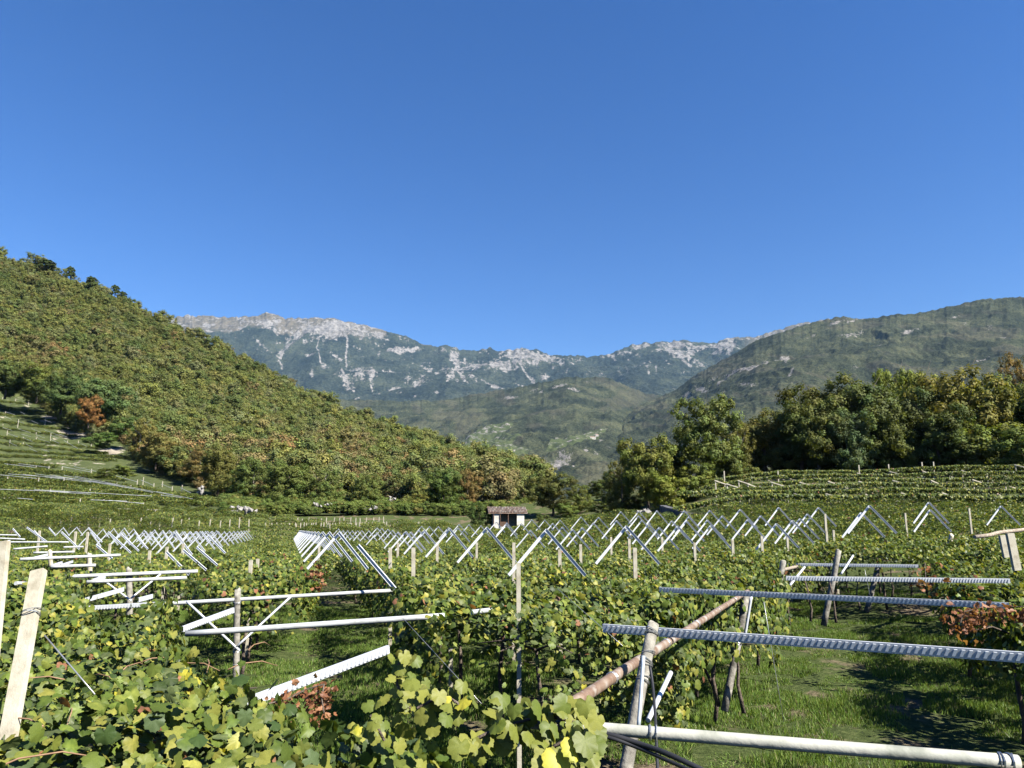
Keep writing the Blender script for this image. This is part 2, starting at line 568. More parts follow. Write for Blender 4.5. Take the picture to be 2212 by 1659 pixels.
def vnoise(x, y):
    xi, yi = np.floor(x).astype(np.int64), np.floor(y).astype(np.int64)
    xf, yf = x - xi, y - yi
    u, w = xf * xf * (3 - 2 * xf), yf * yf * (3 - 2 * yf)
    h = lambda a, b: _perm[(a * 7349 + b * 31337) & 65535]
    return (h(xi, yi) * (1 - u) + h(xi + 1, yi) * u) * (1 - w) + (h(xi, yi + 1) * (1 - u) + h(xi + 1, yi + 1) * u) * w


def interp(pts, u, k):
    p = np.array(pts, float)
    return np.interp(u, p[:, 0], p[:, k])


class Loft:
    """a hillside as a surface in space: foot line and crest line, each (u, v, distance), joined by rows; behind the crest it falls away"""
    def __init__(s, foot, crest, bow=0.0, power=1.0, namp=0.04, nscale=1.0, seed=0.0, rough=0.0, gull=0.0, relief=0.0, rscale=300.0):
        s.__dict__.update(locals())

    def uvd(s, u, t):
        vb, db = interp(s.foot, u, 1), interp(s.foot, u, 2)
        vr, dr = interp(s.crest, u, 1), interp(s.crest, u, 2)
        v = vb + (vr - vb) * t
        tt = t ** s.power
        d = db + (dr - db) * tt
        w = np.sin(np.pi * np.clip(t, 0, 1))
        d = d + s.bow * w * (dr - db)
        nn = fbm2(u * 0.01 * s.nscale, t * 2.2 * s.nscale, 1.0, 4, s.seed, gain=.36) - 0.5
        d = d * (1 + s.namp * nn * (0.3 + 0.7 * np.clip(t * 3, 0, 1)))
        if s.gull:
            rg = fbm2(u * 0.018 * s.nscale + 0.6 * nn + t * 0.5, t * 1.6, 1.0, 2, s.seed + 5, ridged=True)
            d = d * (1 + s.gull * (rg - 0.6) * np.sin(np.pi * np.clip(t, 0.02, 1) ** 0.7))
        return v, d

    def pos(s, u, t):
        v, d = s.uvd(u, t)
        return at(u, v, d)

    def build(s, name, us, nt_, mat, colf=None, micro=0.0):
        ts = np.linspace(0, 1, nt_)
        U, T = np.meshgrid(us, ts)
        v, d = s.uvd(U, T)
        if s.rough:
            v = v - s.rough * (fbm2(U * 0.13, T * 0, 1.0, 3, s.seed + 2) - 0.5) * 2 * T ** 6
        if micro:
            v = v - micro * 2 * (fbm2(U * 0.17, v * 0.34, 1.0, 3, s.seed + 9, gain=.85) - .5) * np.clip(T * 12, 0, 1)
            v = v - micro * 3 * (fbm2(U * 0.035, v * 0.09, 1.0, 2, s.seed + 19) - .5) * np.clip(T * 6, 0, 1) * np.clip((1 - T) * 8, 0, 1)
        P = at(U, v, d)
        if s.relief:
            w_ = np.clip(T * 5, 0, 1) * np.clip((1 - T) * 7, 0, 1)
            sd = s.seed * 3.1
            wx = fbm2(P[..., 0] / s.rscale * .7, P[..., 1] / s.rscale * .7, 1.0, 2, sd) - .5
            rg_ = fbm2(P[..., 0] / s.rscale + wx, P[..., 1] / s.rscale * .8 + wx, 1.0, 6, sd + 4, ridged=True, gain=.52)
            P[..., 2] += s.relief * (rg_ - .62) * w_ + s.relief * .11 * (fbm2(P[..., 0] / s.rscale * 22, P[..., 1] / s.rscale * 22, 1.0, 2, sd + 8) - .5) * np.clip(T * 5, 0, 1)
        # the far side of the crest
        last = P[-1]
        back1 = last * np.array([1.04, 1.04, 1.0]) - np.array([0, 0, 1.0]) * (last[:, 2:3] * 0.04)
        back2 = last * np.array([1.35, 1.35, 0.45])
        P = np.concatenate([P, back1[None], back2[None]], 0)
        col = None
        if colf is not None:
            c = colf(U, v, T)
            c = np.concatenate([c, c[-1:], c[-1:]], 0)
            col = c.reshape(-1, 3)
        me = npmesh(name, P.reshape(-1, 3), grid_faces(nt_ + 2, len(us)), mat, col, smooth=True)
        return tag(link(name, me), kind='structure')


# ---- far range: bare top, white cliffs and screes over dark forest
far_crest = [(-700,690),(-300,700),(0,690),(200,688),(354,685),(415,681),(459,684),(504,686),(546,682),(575,676),(597,680),(613,687),(680,685),(715,689),
    (779,700),(834,714),(879,727),(912,743),(946,748),(967,743),(991,754),(1029,759),(1058,751),(1077,757),(1109,757),(1128,751),(1166,757),
    (1189,767),(1221,767),(1243,769),(1285,769),(1326,761),(1362,745),(1397,740),(1429,738),(1486,735),(1509,740),(1538,742),(1575,730),(1589,727),(1628,729),
    (1668,717),(1722,700),(1776,691),(1860,688),(2100,690),(2600,700),(3000,700)]
far_crest = [(u, v, 8200) for u, v in far_crest]
far_foot = [(-700,960,5200),(300,960,5200),(700,960,5000),(1100,940,5000),(1500,900,5200),(3000,900,5200)]
farL = Loft(far_foot, far_crest, bow=-0.02, power=0.95, namp=0.0, nscale=1.3, seed=2.0, rough=2.5, relief=330, rscale=1100.0)


def blob(U, V, x, y, rx, ry, ang=0.0, soft=1.0):
    a = R(ang)
    dx, dy = U - x, V - y
    p = (dx * math.cos(a) + dy * math.sin(a)) / rx
    q = (-dx * math.sin(a) + dy * math.cos(a)) / ry
    return np.clip(1.35 - np.sqrt(p * p + q * q) * soft, 0, 1)


def streak(U, V, pts, w):
    out = np.zeros(U.shape)
    for (x1, y1), (x2, y2) in zip(pts, pts[1:]):
        dx, dy = x2 - x1, y2 - y1
        t = np.clip(((U - x1) * dx + (V - y1) * dy) / (dx * dx + dy * dy), 0, 1)
        dist = np.hypot(U - x1 - t * dx, V - y1 - t * dy)
        out = np.maximum(out, np.clip(1.3 - dist / w, 0, 1))
    return out


# numbers read off crops of the photograph: crop a: D = 353.9+.32x, 654.8+.32y ; crop b: D = 884.8+.32x, 707.8+.32y
A_ = lambda *p: [(353.9 + .32 * x, 654.8 + .32 * y) for x, y in p]
B_ = lambda *p: [(884.8 + .32 * x, 707.8 + .32 * y) for x, y in p]
far_blobs_a = [(1140,170,90,48,-10,1),(1090,195,50,20,0,1),(1000,170,80,35,20,.8),(820,290,90,22,-45,.8),(880,215,70,28,-20,.7),(300,150,32,14,0,.9),(170,90,35,10,0,.6),(700,150,90,14,8,.7),
    (720,185,70,14,10,.7),(530,185,25,8,0,.7),(760,125,30,22,0,.8),(400,205,18,8,0,.7),(1300,180,160,34,15,.62),(1450,215,60,24,20,.6),(1640,295,110,10,4,.9),(1560,295,60,12,5,.75),
    (1085,405,28,22,10,.9),(1300,435,80,24,5,.62),(1320,475,70,20,0,.6),(1230,500,70,28,40,.72),(1290,620,50,22,0,.62),(1400,465,30,40,0,.75),(1150,320,40,20,0,.55),(1210,345,30,12,0,.5),
    (990,340,40,8,8,.8),(680,280,45,8,20,.6),(1000,470,14,24,0,.75),(1790,425,40,14,0,.7),(1560,550,40,6,0,.8),(1730,540,60,22,5,.6),(1650,505,30,24,0,.6),(1880,460,40,30,0,.55),
    (1960,340,26,34,0,1),(1990,400,22,60,-20,.7),(1940,500,20,60,20,.6),(1520,455,50,16,10,.5),(1580,605,60,8,0,.5),(1850,650,30,8,10,.7),(1700,650,10,10,0,.7),(1440,590,90,8,4,.5)]
far_blobs_b = [(305,175,24,38,0,1),(315,260,20,40,0,.9),(360,345,20,80,-18,.8),(280,340,18,60,20,.75),(440,265,90,44,12,1),(560,280,110,30,5,1),(640,290,70,26,0,.9),(770,185,160,38,4,1),
    (900,195,110,26,6,.95),(860,235,100,26,0,.9),(700,265,60,20,10,.8),(960,210,60,20,0,.7),(840,265,90,18,0,.8),(900,340,40,20,0,.6),(120,260,50,16,0,.6),(100,330,60,20,10,.6),(60,380,60,18,5,.7),
    (320,380,26,14,0,.7),(420,365,50,20,20,.7),(560,400,80,8,20,.8),(750,385,40,8,20,.7),(830,350,16,30,-35,.7),(1460,160,80,14,-10,.7),(1560,120,80,20,0,.7),(1350,180,50,10,0,.6),
    (1800,115,130,22,0,1),(1800,160,140,20,0,1),(1950,140,90,22,5,.95),(2120,150,120,30,8,1),(2150,110,70,34,0,.9),(1850,200,110,22,25,.85),(1950,245,80,18,10,.7),(1750,170,60,14,10,.8),
    (2080,190,60,16,0,.7),(1960,270,50,14,0,.5),(2120,235,40,10,-20,.6),(1570,215,30,10,0,.5),(1615,315,10,12,0,.8),(1665,295,8,26,0,.6),(1230,290,40,10,10,.5),(1100,210,60,16,0,.45),(1030,230,40,24,0,.45)]
far_streaks = [(A_((1200,150),(1240,240),(1230,330),(1235,400)), 2.4), (A_((870,240),(800,330),(770,380),(800,415)), 3.0), (A_((1050,220),(1030,290),(1060,380)), 1.6),
    (A_((1200,430),(1230,490),(1290,560)), 3.0), (A_((1380,450),(1410,550)), 1.8), (B_((310,200),(320,300),(385,400)), 3.4), (B_((315,270),(250,400)), 2.4),
    (B_((690,190),(760,290),(840,370)), 2.0), (B_((1700,100),(1790,200),(1900,260)), 2.4)]


def far_col(U, V, T):
    crest = interp(far_crest, U, 1)
    dn = V - crest
    r = np.zeros(U.shape)
    for x, y, rx, ry, an, st in far_blobs_a:
        r = np.maximum(r, st * blob(U, V, 353.9 + .32 * x, 654.8 + .32 * y, .38 * rx, .40 * ry, an))
    for x, y, rx, ry, an, st in far_blobs_b:
        r = np.maximum(r, st * blob(U, V, 884.8 + .32 * x, 707.8 + .32 * y, .32 * rx, .32 * ry, an))
    for p, w in far_streaks:
        r = np.maximum(r, streak(U, V, p, w))
    n1 = fbm2(U * 0.045, V * 0.16, 1.0, 4, 4.0)
    n2 = fbm2(U * 0.16, V * 0.2, 1.0, 3, 8.0, gain=0.7)
    n3 = fbm2(U * 0.03, V * 0.55, 1.0, 3, 12.0)
    sp_ = (fbm2(U * 0.33, V * 0.55, 1.0, 3, 19.0, gain=.8) - .5)
    r = r * (0.35 + 1.0 * n2) * (0.75 + 0.5 * n3) + (r > .05) * sp_ * 0.9
    r = r + 0.9 * np.clip((n1 - 0.46) * 3, 0, 1) * np.clip((n2 - 0.42) * 4, 0, 1) * (V < 860) * np.clip(1.2 - dn / 130, 0, 1)
    # bare turf along the top at the left
    lim = 38 * np.clip((960 - U) / 260, 0, 1) + 5 * np.clip((U - 1300) / 60, 0, 1)
    bare = np.clip((lim + 22 * (n1 - 0.5) - dn) / 8, 0, 1)
    bare = np.where((U > 834) & (U < 912), 0, bare)
    bare = np.maximum(bare, np.clip((U - 1600) / 40, 0, 1) * np.clip((30 - dn) / 8, 0, 1))
    r = r + bare * (0.12 + 0.5 * np.clip((n3 - 0.45) * 4, 0, 1) * np.clip(sp_ * 4 + .3, 0, 1))
    return np.stack([np.clip(r, 0, 1), 0 * r, bare], -1)


farL.build('mountain_range', np.concatenate([np.linspace(-700, 320, 60), np.linspace(322, 1860, 1050), np.linspace(1864, 3000, 60)]), 270, M['far_hill'], far_col, micro=0.0)

# ---- dark wooded hill in the middle distance
mid_crest = [(-700,880,3600),(300,872,3800),(650,866,4300),(750,862,4400),(850,866,4400),(950,866,4300),(1035,850,4200),(1121,836,4100),(1173,825,4100),(1230,815,4100),(1291,814,4100),
    (1320,818,4100),(1349,832,4200),(1400,850,4300),(1480,860,4500),(1700,880,4600),(2600,900,4600)]
mid_foot = [(-700,1120,1300),(700,1080,1400),(1100,1080,1400),(1300,1080,1500),(2600,1080,1700)]
midL = Loft(mid_foot, mid_crest, bow=-0.03, power=1.1, namp=0.0, nscale=1.4, seed=11.0, rough=2.0, relief=130, rscale=520.0)
mid_rocks = [(690,460,60,10,-8,1),(1020,405,70,14,-12,1),(840,415,40,8,-10,.7),(1110,452,60,8,2,.8),(890,440,18,8,-10,.8),(980,950,110,36,-28,.85),(1050,930,50,20,-20,.8),
    (1110,960,12,26,20,.7),(1190,880,18,14,0,.9),(1300,810,40,10,0,.7),(1260,885,20,6,0,.7),(1350,850,20,8,0,.6),(520,730,60,8,-5,1),(450,745,70,6,-10,.7),(520,780,70,6,2,.7),
    (360,770,50,6,-15,.7),(560,715,16,6,0,.8),(1195,372,12,8,0,.8),(1262,452,20,7,0,.5)]
F1 = B_((285, 800), (360, 760), (450, 735), (620, 700), (700, 695), (640, 740), (770, 765), (750, 800), (690, 830), (830, 850), (700, 870), (520, 905), (410, 880))
F2 = B_((905, 850), (1000, 770), (1130, 745), (1210, 700), (1340, 702), (1290, 725), (1270, 775), (1140, 820), (1050, 850))


def mid_col(U, V, T):
    r = np.zeros(U.shape)
    for x, y, rx, ry, an, st in mid_rocks:
        r = np.maximum(r, st * blob(U, V, 884.8 + .32 * x, 707.8 + .32 * y, .32 * rx, .32 * ry, an))
    n2 = fbm2(U * 0.2, V * 0.3, 1.0, 3, 21.0, gain=0.7)
    r = r * (0.5 + 0.6 * n2) + (r > .05) * (fbm2(U * 0.4, V * 0.6, 1.0, 3, 29.0, gain=.8) - .5)
    f = (inpoly(U, V, F1) | inpoly(U, V, F2)).astype(float)
    lines = (np.sin((V + 0.08 * U + 6 * fbm2(U * 0.02, V * 0.02, 1.0, 2, 3.0)) * 2 * np.pi / 5.2) > 0.45)
    r = np.maximum(r * (1 - f * 0.5), f * lines * 0.50)
    turf = np.clip((fbm2(U * 0.02, V * 0.05, 1.0, 3, 31.0) - 0.58) * 4, 0, 0.5)
    return np.stack([np.clip(r, 0, 1), f * (0.75 + 0.25 * n2), turf * .5 * (1 - f)], -1)


midL.build('wooded_hill', np.concatenate([np.linspace(-700, 600, 80), np.linspace(602, 1560, 640), np.linspace(1564, 2600, 40)]), 260, M['mid_hill'], mid_col, micro=0.0)

# ---- big wooded mountain on the right
right_crest = [(1290,1075,1440),(1300,1020,1960),(1325,960,2560),(1350,905,3200),(1372,880,3500),(1420,860,3650),(1470,836,3650),(1500,812,3600),(1534,792,3550),(1588,763,3500),(1632,735,3450),(1686,717,3350),(1740,700,3400),(1804,685,3400),
    (1822,683,3400),(1866,690,3350),(1920,681,3300),(1992,675,3250),(2046,664,3200),(2082,655,3200),(2132,647,3150),(2182,642,3100),(2212,642,3100),(2500,628,2900),(3300,600,2600)]
right_foot = [(1290,1080,1430),(1350,1075,1380),(1500,1050,1200),(3300,1050,900)]
rightL = Loft(right_foot, right_crest, bow=-0.02, power=1.1, namp=0.0, nscale=1.6, seed=23.0, rough=2.6, relief=120, rscale=480.0)
Cc = lambda *p: [(1415.7 + .36 * x, 619.4 + .36 * y) for x, y in p]
right_rocks = [(1080,215,60,12,-18,.8),(1180,205,50,9,-20,.8),(1180,285,80,16,-10,.75),(1510,290,40,16,-35,.95),(1560,265,30,6,-15,.6),(1795,185,40,8,-25,.7),(1340,368,30,8,-25,.7),(940,285,40,8,-20,.5),
    (860,298,30,5,-15,.5),(560,605,80,18,-5,.62),(830,628,60,10,0,.6),(815,555,40,8,-30,.6),(1055,572,40,12,-10,.6),(1150,548,50,8,5,.6),(270,620,50,14,-10,.8),(195,660,40,8,-30,.8),(350,570,40,10,-35,.6),
    (430,540,40,6,-20,.6),(1960,420,60,6,-15,.7),(2090,283,30,4,0,.8),(1850,210,20,14,20,.5),(2000,235,30,40,0,.4),(1185,490,40,14,-20,.5),(1420,335,30,6,0,.5),(2190,90,10,14,0,.5),(1700,355,12,4,0,.6)]


def right_col(U, V, T):
    r = np.zeros(U.shape)
    for x, y, rx, ry, an, st in right_rocks:
        r = np.maximum(r, st * blob(U, V, 1415.7 + .36 * x, 619.4 + .36 * y, .36 * rx, .36 * ry, an))
    r = np.maximum(r, streak(U, V, Cc((375, 595), (470, 530), (590, 490), (660, 445)), 3.2))
    r = np.maximum(r, streak(U, V, Cc((560, 505), (660, 450), (720, 435), (790, 400)), 6.5) * 0.95)
    r = np.maximum(r, streak(U, V, Cc((780, 400), (785, 460)), 5) * 0.8)
    n2 = fbm2(U * 0.2, V * 0.3, 1.0, 3, 41.0, gain=0.7)
    turf = np.clip((fbm2(U * 0.012, V * 0.07, 1.0, 3, 51.0) - 0.56) * 4, 0, 0.45)
    return np.stack([np.clip(r * (0.5 + 0.6 * n2) + (r > .05) * (fbm2(U * 0.4, V * 0.6, 1.0, 3, 39.0, gain=.8) - .5), 0, 1), 0 * r, turf * .6], -1)


rightL.build('wooded_mountain', np.concatenate([np.linspace(1290, 2260, 700), np.linspace(2264, 3300, 60)]), 300, M['mid_hill'], right_col, micro=0.0)

# ---- near scrub-covered hillside on the left
left_foot = [(-700,1108,72),(0,1114,92),(300,1110,103),(560,1113,110),(800,1110,116),(1000,1114,117),(1165,1098,128)]
left_crest = [(-700,380,430),(-300,470,430),(0,553,420),(37,566,420),(82,575,420),(112,582,418),(149,606,415),(194,616,410),(239,636,405),(276,655,400),(317,680,395),(358,700,390),(411,727,385),(448,749,380),
    (493,766,375),(515,783,370),(560,802,365),(612,832,358),(629,845,355),(674,866,348),(706,880,342),(731,902,335),(770,912,328),(792,926,322),(834,934,315),(891,946,300),(949,966,285),(991,984,270),
    (1010,1002,262),(1062,1018,245),(1141,1043,225),(1165,1055,215)]
leftL = Loft(left_foot, left_crest, bow=0.0, power=1.15, namp=0.05, nscale=1.2, seed=31.0, gull=0.03)
TERR = [(-700, 640), (0, 848), (60, 862), (120, 905), (175, 945), (255, 955), (285, 975), (300, 1000), (350, 1028), (440, 1062), (500, 1088), (570, 1104), (570, 1130), (-700, 1130)]


def left_col(U, V, T):
    r = np.zeros(U.shape)
    n2 = fbm2(U * 0.05, V * 0.08, 1.0, 4, 61.0, gain=0.6)
    inside = inpoly(U, V, TERR)
    r += inside * np.clip((n2 - 0.52) * 2.5, 0, 0.4) * (V < 1003)
    r += 0.3 * inside * (np.abs(V - (998 + .05 * U)) < 4)
    for x, y, rx, ry, st in ((160,935,45,14,1),(110,905,30,8,1),(240,975,30,8,.9),(190,930,30,6,1),(525,1102,26,8,1),(590,1098,10,5,.8),(700,1092,30,5,.9),(790,1096,24,6,.9),(435,1058,8,8,.8),(850,1080,12,8,.6)):
        r = np.maximum(r, st * blob(U, V, x, y, rx, ry))
    foot = np.clip((V - 1070) / 20, 0, 1)
    f = np.clip(inside * 0.9 + foot, 0, 1)
    return np.stack([np.clip(r, 0, 1), f * 0.8, 0 * r], -1)


leftL.build('scrub_hillside', np.linspace(-700, 1165, 560), 230, M['near_hill'], left_col, micro=1.0)


# ------------------------------------------------------------------ leaves
def leaf_shape(kind):
    if kind == 'vine':          # lobed, toothed, folded along its veins; vertices in x (across), y (towards the tip), z
        ang = [0, 10, 22, 33, 43, 52, 63, 74, 85, 97, 110, 124, 140, 156, 170]
        rad = [1.0, .90, .93, .78, .84, .95, .84, .86, .74, .80, .84, .74, .76, .62, .30]
        pts = []
        for a, r in zip(ang, rad):
            pts.append((a, r))
        full = [(a, r) for a, r in pts] + [(-a, r) for a, r in reversed(pts[1:])]
        vs = [(0, 0, 0)]
        for a, r in full:
            x, y = r * math.sin(R(a)), r * math.cos(R(a))
            z = 0.05 * math.cos(R(a) * 6.2) * r - 0.20 * r * r
            vs.append((x * 0.56, y * 0.56, z * 0.56))
        n = len(full)
        fs = [(0, 1 + (i + 1) % n, 1 + i) for i in range(n)]
        return np.array(vs), np.array(fs)
    if kind == 'mid':
        vs = [(0, -.25, 0), (.42, -.38, -.06), (.5, .12, -.12), (0, .55, -.16), (-.5, .12, -.12), (-.42, -.38, -.06), (0, .08, .04)]
        fs = [(6, 0, 1), (6, 1, 2), (6, 2, 3), (6, 3, 4), (6, 4, 5), (6, 5, 0)]
        return np.array(vs), np.array(fs)
    vs = [(0, -.5, 0), (.45, -.05, -.1), (0, .5, -.03), (-.45, -.05, -.1)]
    fs = [(0, 1, 2), (0, 2, 3)]
    return np.array(vs), np.array(fs)


def rot_from_normals(Nn, spin):
    Nn = Nn / np.linalg.norm(Nn, axis=1, keepdims=True)
    ref = np.tile([0.0, 0.0, 1.0], (len(Nn), 1))
    ref[np.abs(Nn[:, 2]) > 0.95] = (1, 0, 0)
    # tip of the leaf points down the slope
    down = -ref + (ref * Nn).sum(1, keepdims=True) * Nn
    down /= np.linalg.norm(down, axis=1, keepdims=True)
    side = np.cross(down, Nn)
    c, s_ = np.cos(spin)[:, None], np.sin(spin)[:, None]
    y = down * c + side * s_
    x = np.cross(y, Nn)
    return np.stack([x, y, Nn], 2)


def scatter_one(V0, F0, P, Nn, size, col, spin):
    n, k = len(P), len(V0)
    V = np.einsum('nij,kj->nki', rot_from_normals(Nn, spin), V0) * np.asarray(size).reshape(-1, 1, 1) + P[:, None]
    F = (F0[None] + (np.arange(n) * k)[:, None, None]).reshape(-1, 3)
    cc = np.repeat(col, k, 0).reshape(n, k, 3).copy()
    cc[:, 0] *= (1.25, 1.2, 1.15)
    cc[:, 1::2] *= .9
    return V.reshape(-1, 3), F, cc.reshape(-1, 3)


def scatter(kind, P, Nn, size, col, spin=None, colvar=0.0):
    V0, F0 = leaf_shape(kind)
    n = len(P)
    if kind == 'vine' and n > 8:
        outs, off = [], 0
        which = rng.integers(0, 5, n)
        for q_ in range(5):
            m_ = which == q_
            if m_.any():
                V1 = V0.copy()
                x_, y_ = V1[:, 0].copy(), V1[:, 1].copy()
                V1[:, 2] += (0.0, .9, -.5, .35, -.2)[q_] * x_ ** 2 + (0, -.3, .5, .6, -.9)[q_] * y_ ** 2 * np.sign(y_) + (.02, .05, .03, .06, .04)[q_] * np.sin(x_ * (9, 11, 13, 8, 10)[q_] + y_ * 7 + q_)
                V1[:, 0] *= (1, .8, 1.05, .9, .7)[q_]
                v_, f_, c_ = scatter_one(V1, F0, P[m_], Nn[m_], np.broadcast_to(size, (n,))[m_], col[m_], (rng.normal(0, .9, n) if spin is None else spin)[m_])
                outs.append((v_, f_ + off, c_))
                off += len(v_)
        return tuple(np.concatenate([o[k] for o in outs]) for k in range(3))
    if spin is None:
        spin = rng.normal(0, 0.9, n)
    Rm = rot_from_normals(Nn, spin)
    V = np.einsum('nij,kj->nki', Rm, V0) * np.asarray(size).reshape(-1, 1, 1) + P[:, None]
    k = len(V0)
    F = (F0[None] + (np.arange(n) * k)[:, None, None]).reshape(-1, 3)
    cc = np.repeat(col, k, 0)
    if kind == 'vine':
        cc = cc.reshape(n, k, 3).copy()
        cc[:, 0] *= (1.1, 1.1, 1.05)
        cc = cc.reshape(-1, 3)
    return V.reshape(-1, 3), F, cc


VINE_COLS = np.array([(0.070, 0.104, 0.020), (0.103, 0.142, 0.026), (0.150, 0.178, 0.036), (0.045, 0.070, 0.020), (0.215, 0.215, 0.048), (0.085, 0.108, 0.042)])


def vine_cols(n, yellow=0.03, brown=0.015, lift=1.0, patch=None):
    c = VINE_COLS[rng.integers(0, len(VINE_COLS), n)] * rng.uniform(0.75, 1.3, (n, 1)) * lift
    r = rng.random(n)
    y = r < yellow
    c[y] = np.array((0.36, 0.34, 0.06)) * rng.uniform(0.6, 1.1, (y.sum(), 1))
    b = (r > 1 - brown)
    c[b] = np.array((0.26, 0.12, 0.065)) * rng.uniform(0.5, 1.3, (b.sum(), 1))
    return c


# canopy outline seen at the height of the leaves
K1 = [(-900, 1345), (60, 1328), (200, 1322), (330, 1330), (385, 1365), (402, 1400), (440, 1435), (500, 1470), (540, 1492), (600, 1512), (650, 1530), (700, 1560), (760, 1570), (830, 1545), (862, 1535), (905, 1515), (960, 1545),
      (1010, 1572), (1090, 1580), (1150, 1560), (1220, 1570), (1290, 1600), (1310, 1640), (1300, 1900), (1200, 2300), (-2500, 2300), (-2500, 1345)]
K2 = [(-900, 1150), (-900, 1340), (60, 1328), (200, 1322), (330, 1330), (368, 1322), (376, 1276), (420, 1264), (540, 1262), (650, 1258), (690, 1230), (706, 1205), (724, 1188), (748, 1205), (790, 1232), (850, 1262), (880, 1310), (940, 1338),
      (1040, 1350), (1120, 1352), (1300, 1342), (1400, 1335), (1470, 1345), (1500, 1312), (1600, 1296), (1690, 1275), (1690, 1215), (1790, 1190), (1990, 1190), (2010, 1225), (2040, 1268), (2110, 1300), (2212, 1318), (2300, 1350), (2420, 1440), (2700, 1600), (3300, 2000), (6000, 2600), (6000, 1150)]
HOLES = [[(150, 1240), (425, 1230), (436, 1270), (368, 1298), (270, 1306), (200, 1296)], [(60, 1204), (210, 1204), (222, 1234), (100, 1238)], [(60, 1172), (130, 1168), (150, 1182), (70, 1188)],
         [(420, 1205), (450, 1196), (476, 1216), (440, 1226)], [(955, 1204), (990, 1200), (1000, 1212), (965, 1216)], [(1830, 1199), (1990, 1196), (1990, 1206), (1830, 1208)]]
ZC = 1.95


def canopy_mask(x, y, g=None):
    if g is None:
        g = gz(x, y)
    u, v = proj(x, y, g + ZC)
    k1 = inpoly(u, v, K1) & (y < 9.5) & (y > 0.6)
    k2 = inpoly(u, v, K2) & (y > 4.0)
    for h in HOLES:
        k2 &= ~inpoly(u, v, h)
    lat = x * RP[0] + y * RP[1]
    k2 &= ~((np.abs(lat - 1.25 - 0.12 * np.sin(y)) < 0.42) & (y < 60) & (y > 9))
    return k1, k2


def ztop(x, y):
    lat = x * RP[0] + y * RP[1]
    lon = x * RD[0] + y * RD[1]
    ph = ((lat - 3.0) / 3.65 + 0.5) % 1.0 - 0.5                  # 0 over the post line, +-.5 over the alley
    z = 1.98 - 0.34 * np.clip((np.abs(ph) - 0.33) / 0.17, 0, 1)
    z = z + 0.42 * (fbm2(lat * 0.9, lon * 0.55, 1.0, 3, 3.3) - 0.5) * np.clip((y - 3) / 6, 0.5, 1)
    return z


POSTLAT = [3.0 + 3.65 * k for k in range(-14, 15)]
# vine stems: every 1.9 m along the post lines
stems = []
for li, L_ in enumerate(POSTLAT):
    for s_ in np.arange(1.2, 38, 1.9):
        p = RD * (s_ + 0.35 * rng.uniform(-1, 1)) + RP * (L_ + rng.uniform(-.15, .15))
        if not (0.9 < p[1] < 34.5):
            continue
        u, v = proj(p[0], p[1], ZC)
        if -260 < u < 2470 and v < 2600:
            stems.append((p[0], p[1], li))
stems = np.array(stems)
_a, _b = canopy_mask(stems[:, 0], stems[:, 1])
stems = stems[_a | _b]


def make_leaves(y0, y1, dens, kind, size, thick, jit):
    """leaf places between two distances from the camera"""
    w = 0.80
    area = (y1 - y0) * (y1 + y0) * (w if y0 > 15 else 1.15)
    n = int(area * dens)
    # uniform over the trapezoid
    y = np.sqrt(rng.uniform(y0 ** 2, y1 ** 2, n))
    x = rng.uniform(-w, w if y0 > 15 else 1.5, n) * y + rng.uniform(-0.4, 0.4, n)
    g = gz(x, y)
    k1, k2 = canopy_mask(x, y, g)
    hol = fbm2(x * 1.5, y * 1.5, 1.0, 3, 13.0, gain=.6)
    ok = (k1 | k2) & (rng.random(n) < np.clip((hol - 0.36) * 8, 0.03, 1))
    x, y, g = x[ok], y[ok], g[ok]
    e = 0.28
    edge = np.zeros(len(x), bool)
    nrm = np.zeros((len(x), 2))
    for dx, dy in ((e, 0), (-e, 0), (0, -e), (0, e)):
        a, b = canopy_mask(x + dx, y + dy, g)
        out = ~(a | b)
        edge |= out
        nrm += np.outer(out, (dx, dy)) / e
    zt = ztop(x, y)
    r = rng.random(len(x))
    z = g + zt - np.abs(rng.normal(0, 1, len(x))) * thick + 0.04 * rng.standard_normal(len(x))
    dr = edge & (r < 0.93)
    z[dr] = (g + zt)[dr] - rng.uniform(0, 1, dr.sum()) ** 1.15 * rng.uniform(0.35, 1.15, dr.sum())
    # shoots standing up above the rest
    up = rng.random(len(x)) < 0.012
    z[up] += rng.uniform(0.05, 0.22, up.sum())
    Nn = np.stack([np.zeros(len(x)), np.zeros(len(x)), np.ones(len(x))], -1) * 0.75 + rng.normal(0, jit, (len(x), 3)) + np.array([0.35, -0.25, 0])
    Nn[dr, :2] += 0.9 * nrm[dr]
    Nn[dr, 2] *= 0.55
    # a second, denser drape along the edges
    ei = np.where(edge)[0]
    ei = np.concatenate([ei, ei])
    if len(ei):
        x2 = x[ei] + rng.uniform(-.14, .14, len(ei))
        y2 = y[ei] + rng.uniform(-.14, .14, len(ei))
        z2 = (g + zt)[ei] - rng.uniform(0, 1, len(ei)) * 1.0
        N2 = rng.normal(0, jit, (len(ei), 3)) + np.array([0.2, -0.2, 0.35])
        N2[:, :2] += nrm[ei]
        x, y, z, Nn = np.concatenate([x, x2]), np.concatenate([y, y2]), np.concatenate([z, z2]), np.concatenate([Nn, N2])
    sz = size * rng.uniform(0.6, 1.25, len(x))
    return np.stack([x, y, z], -1), Nn, sz


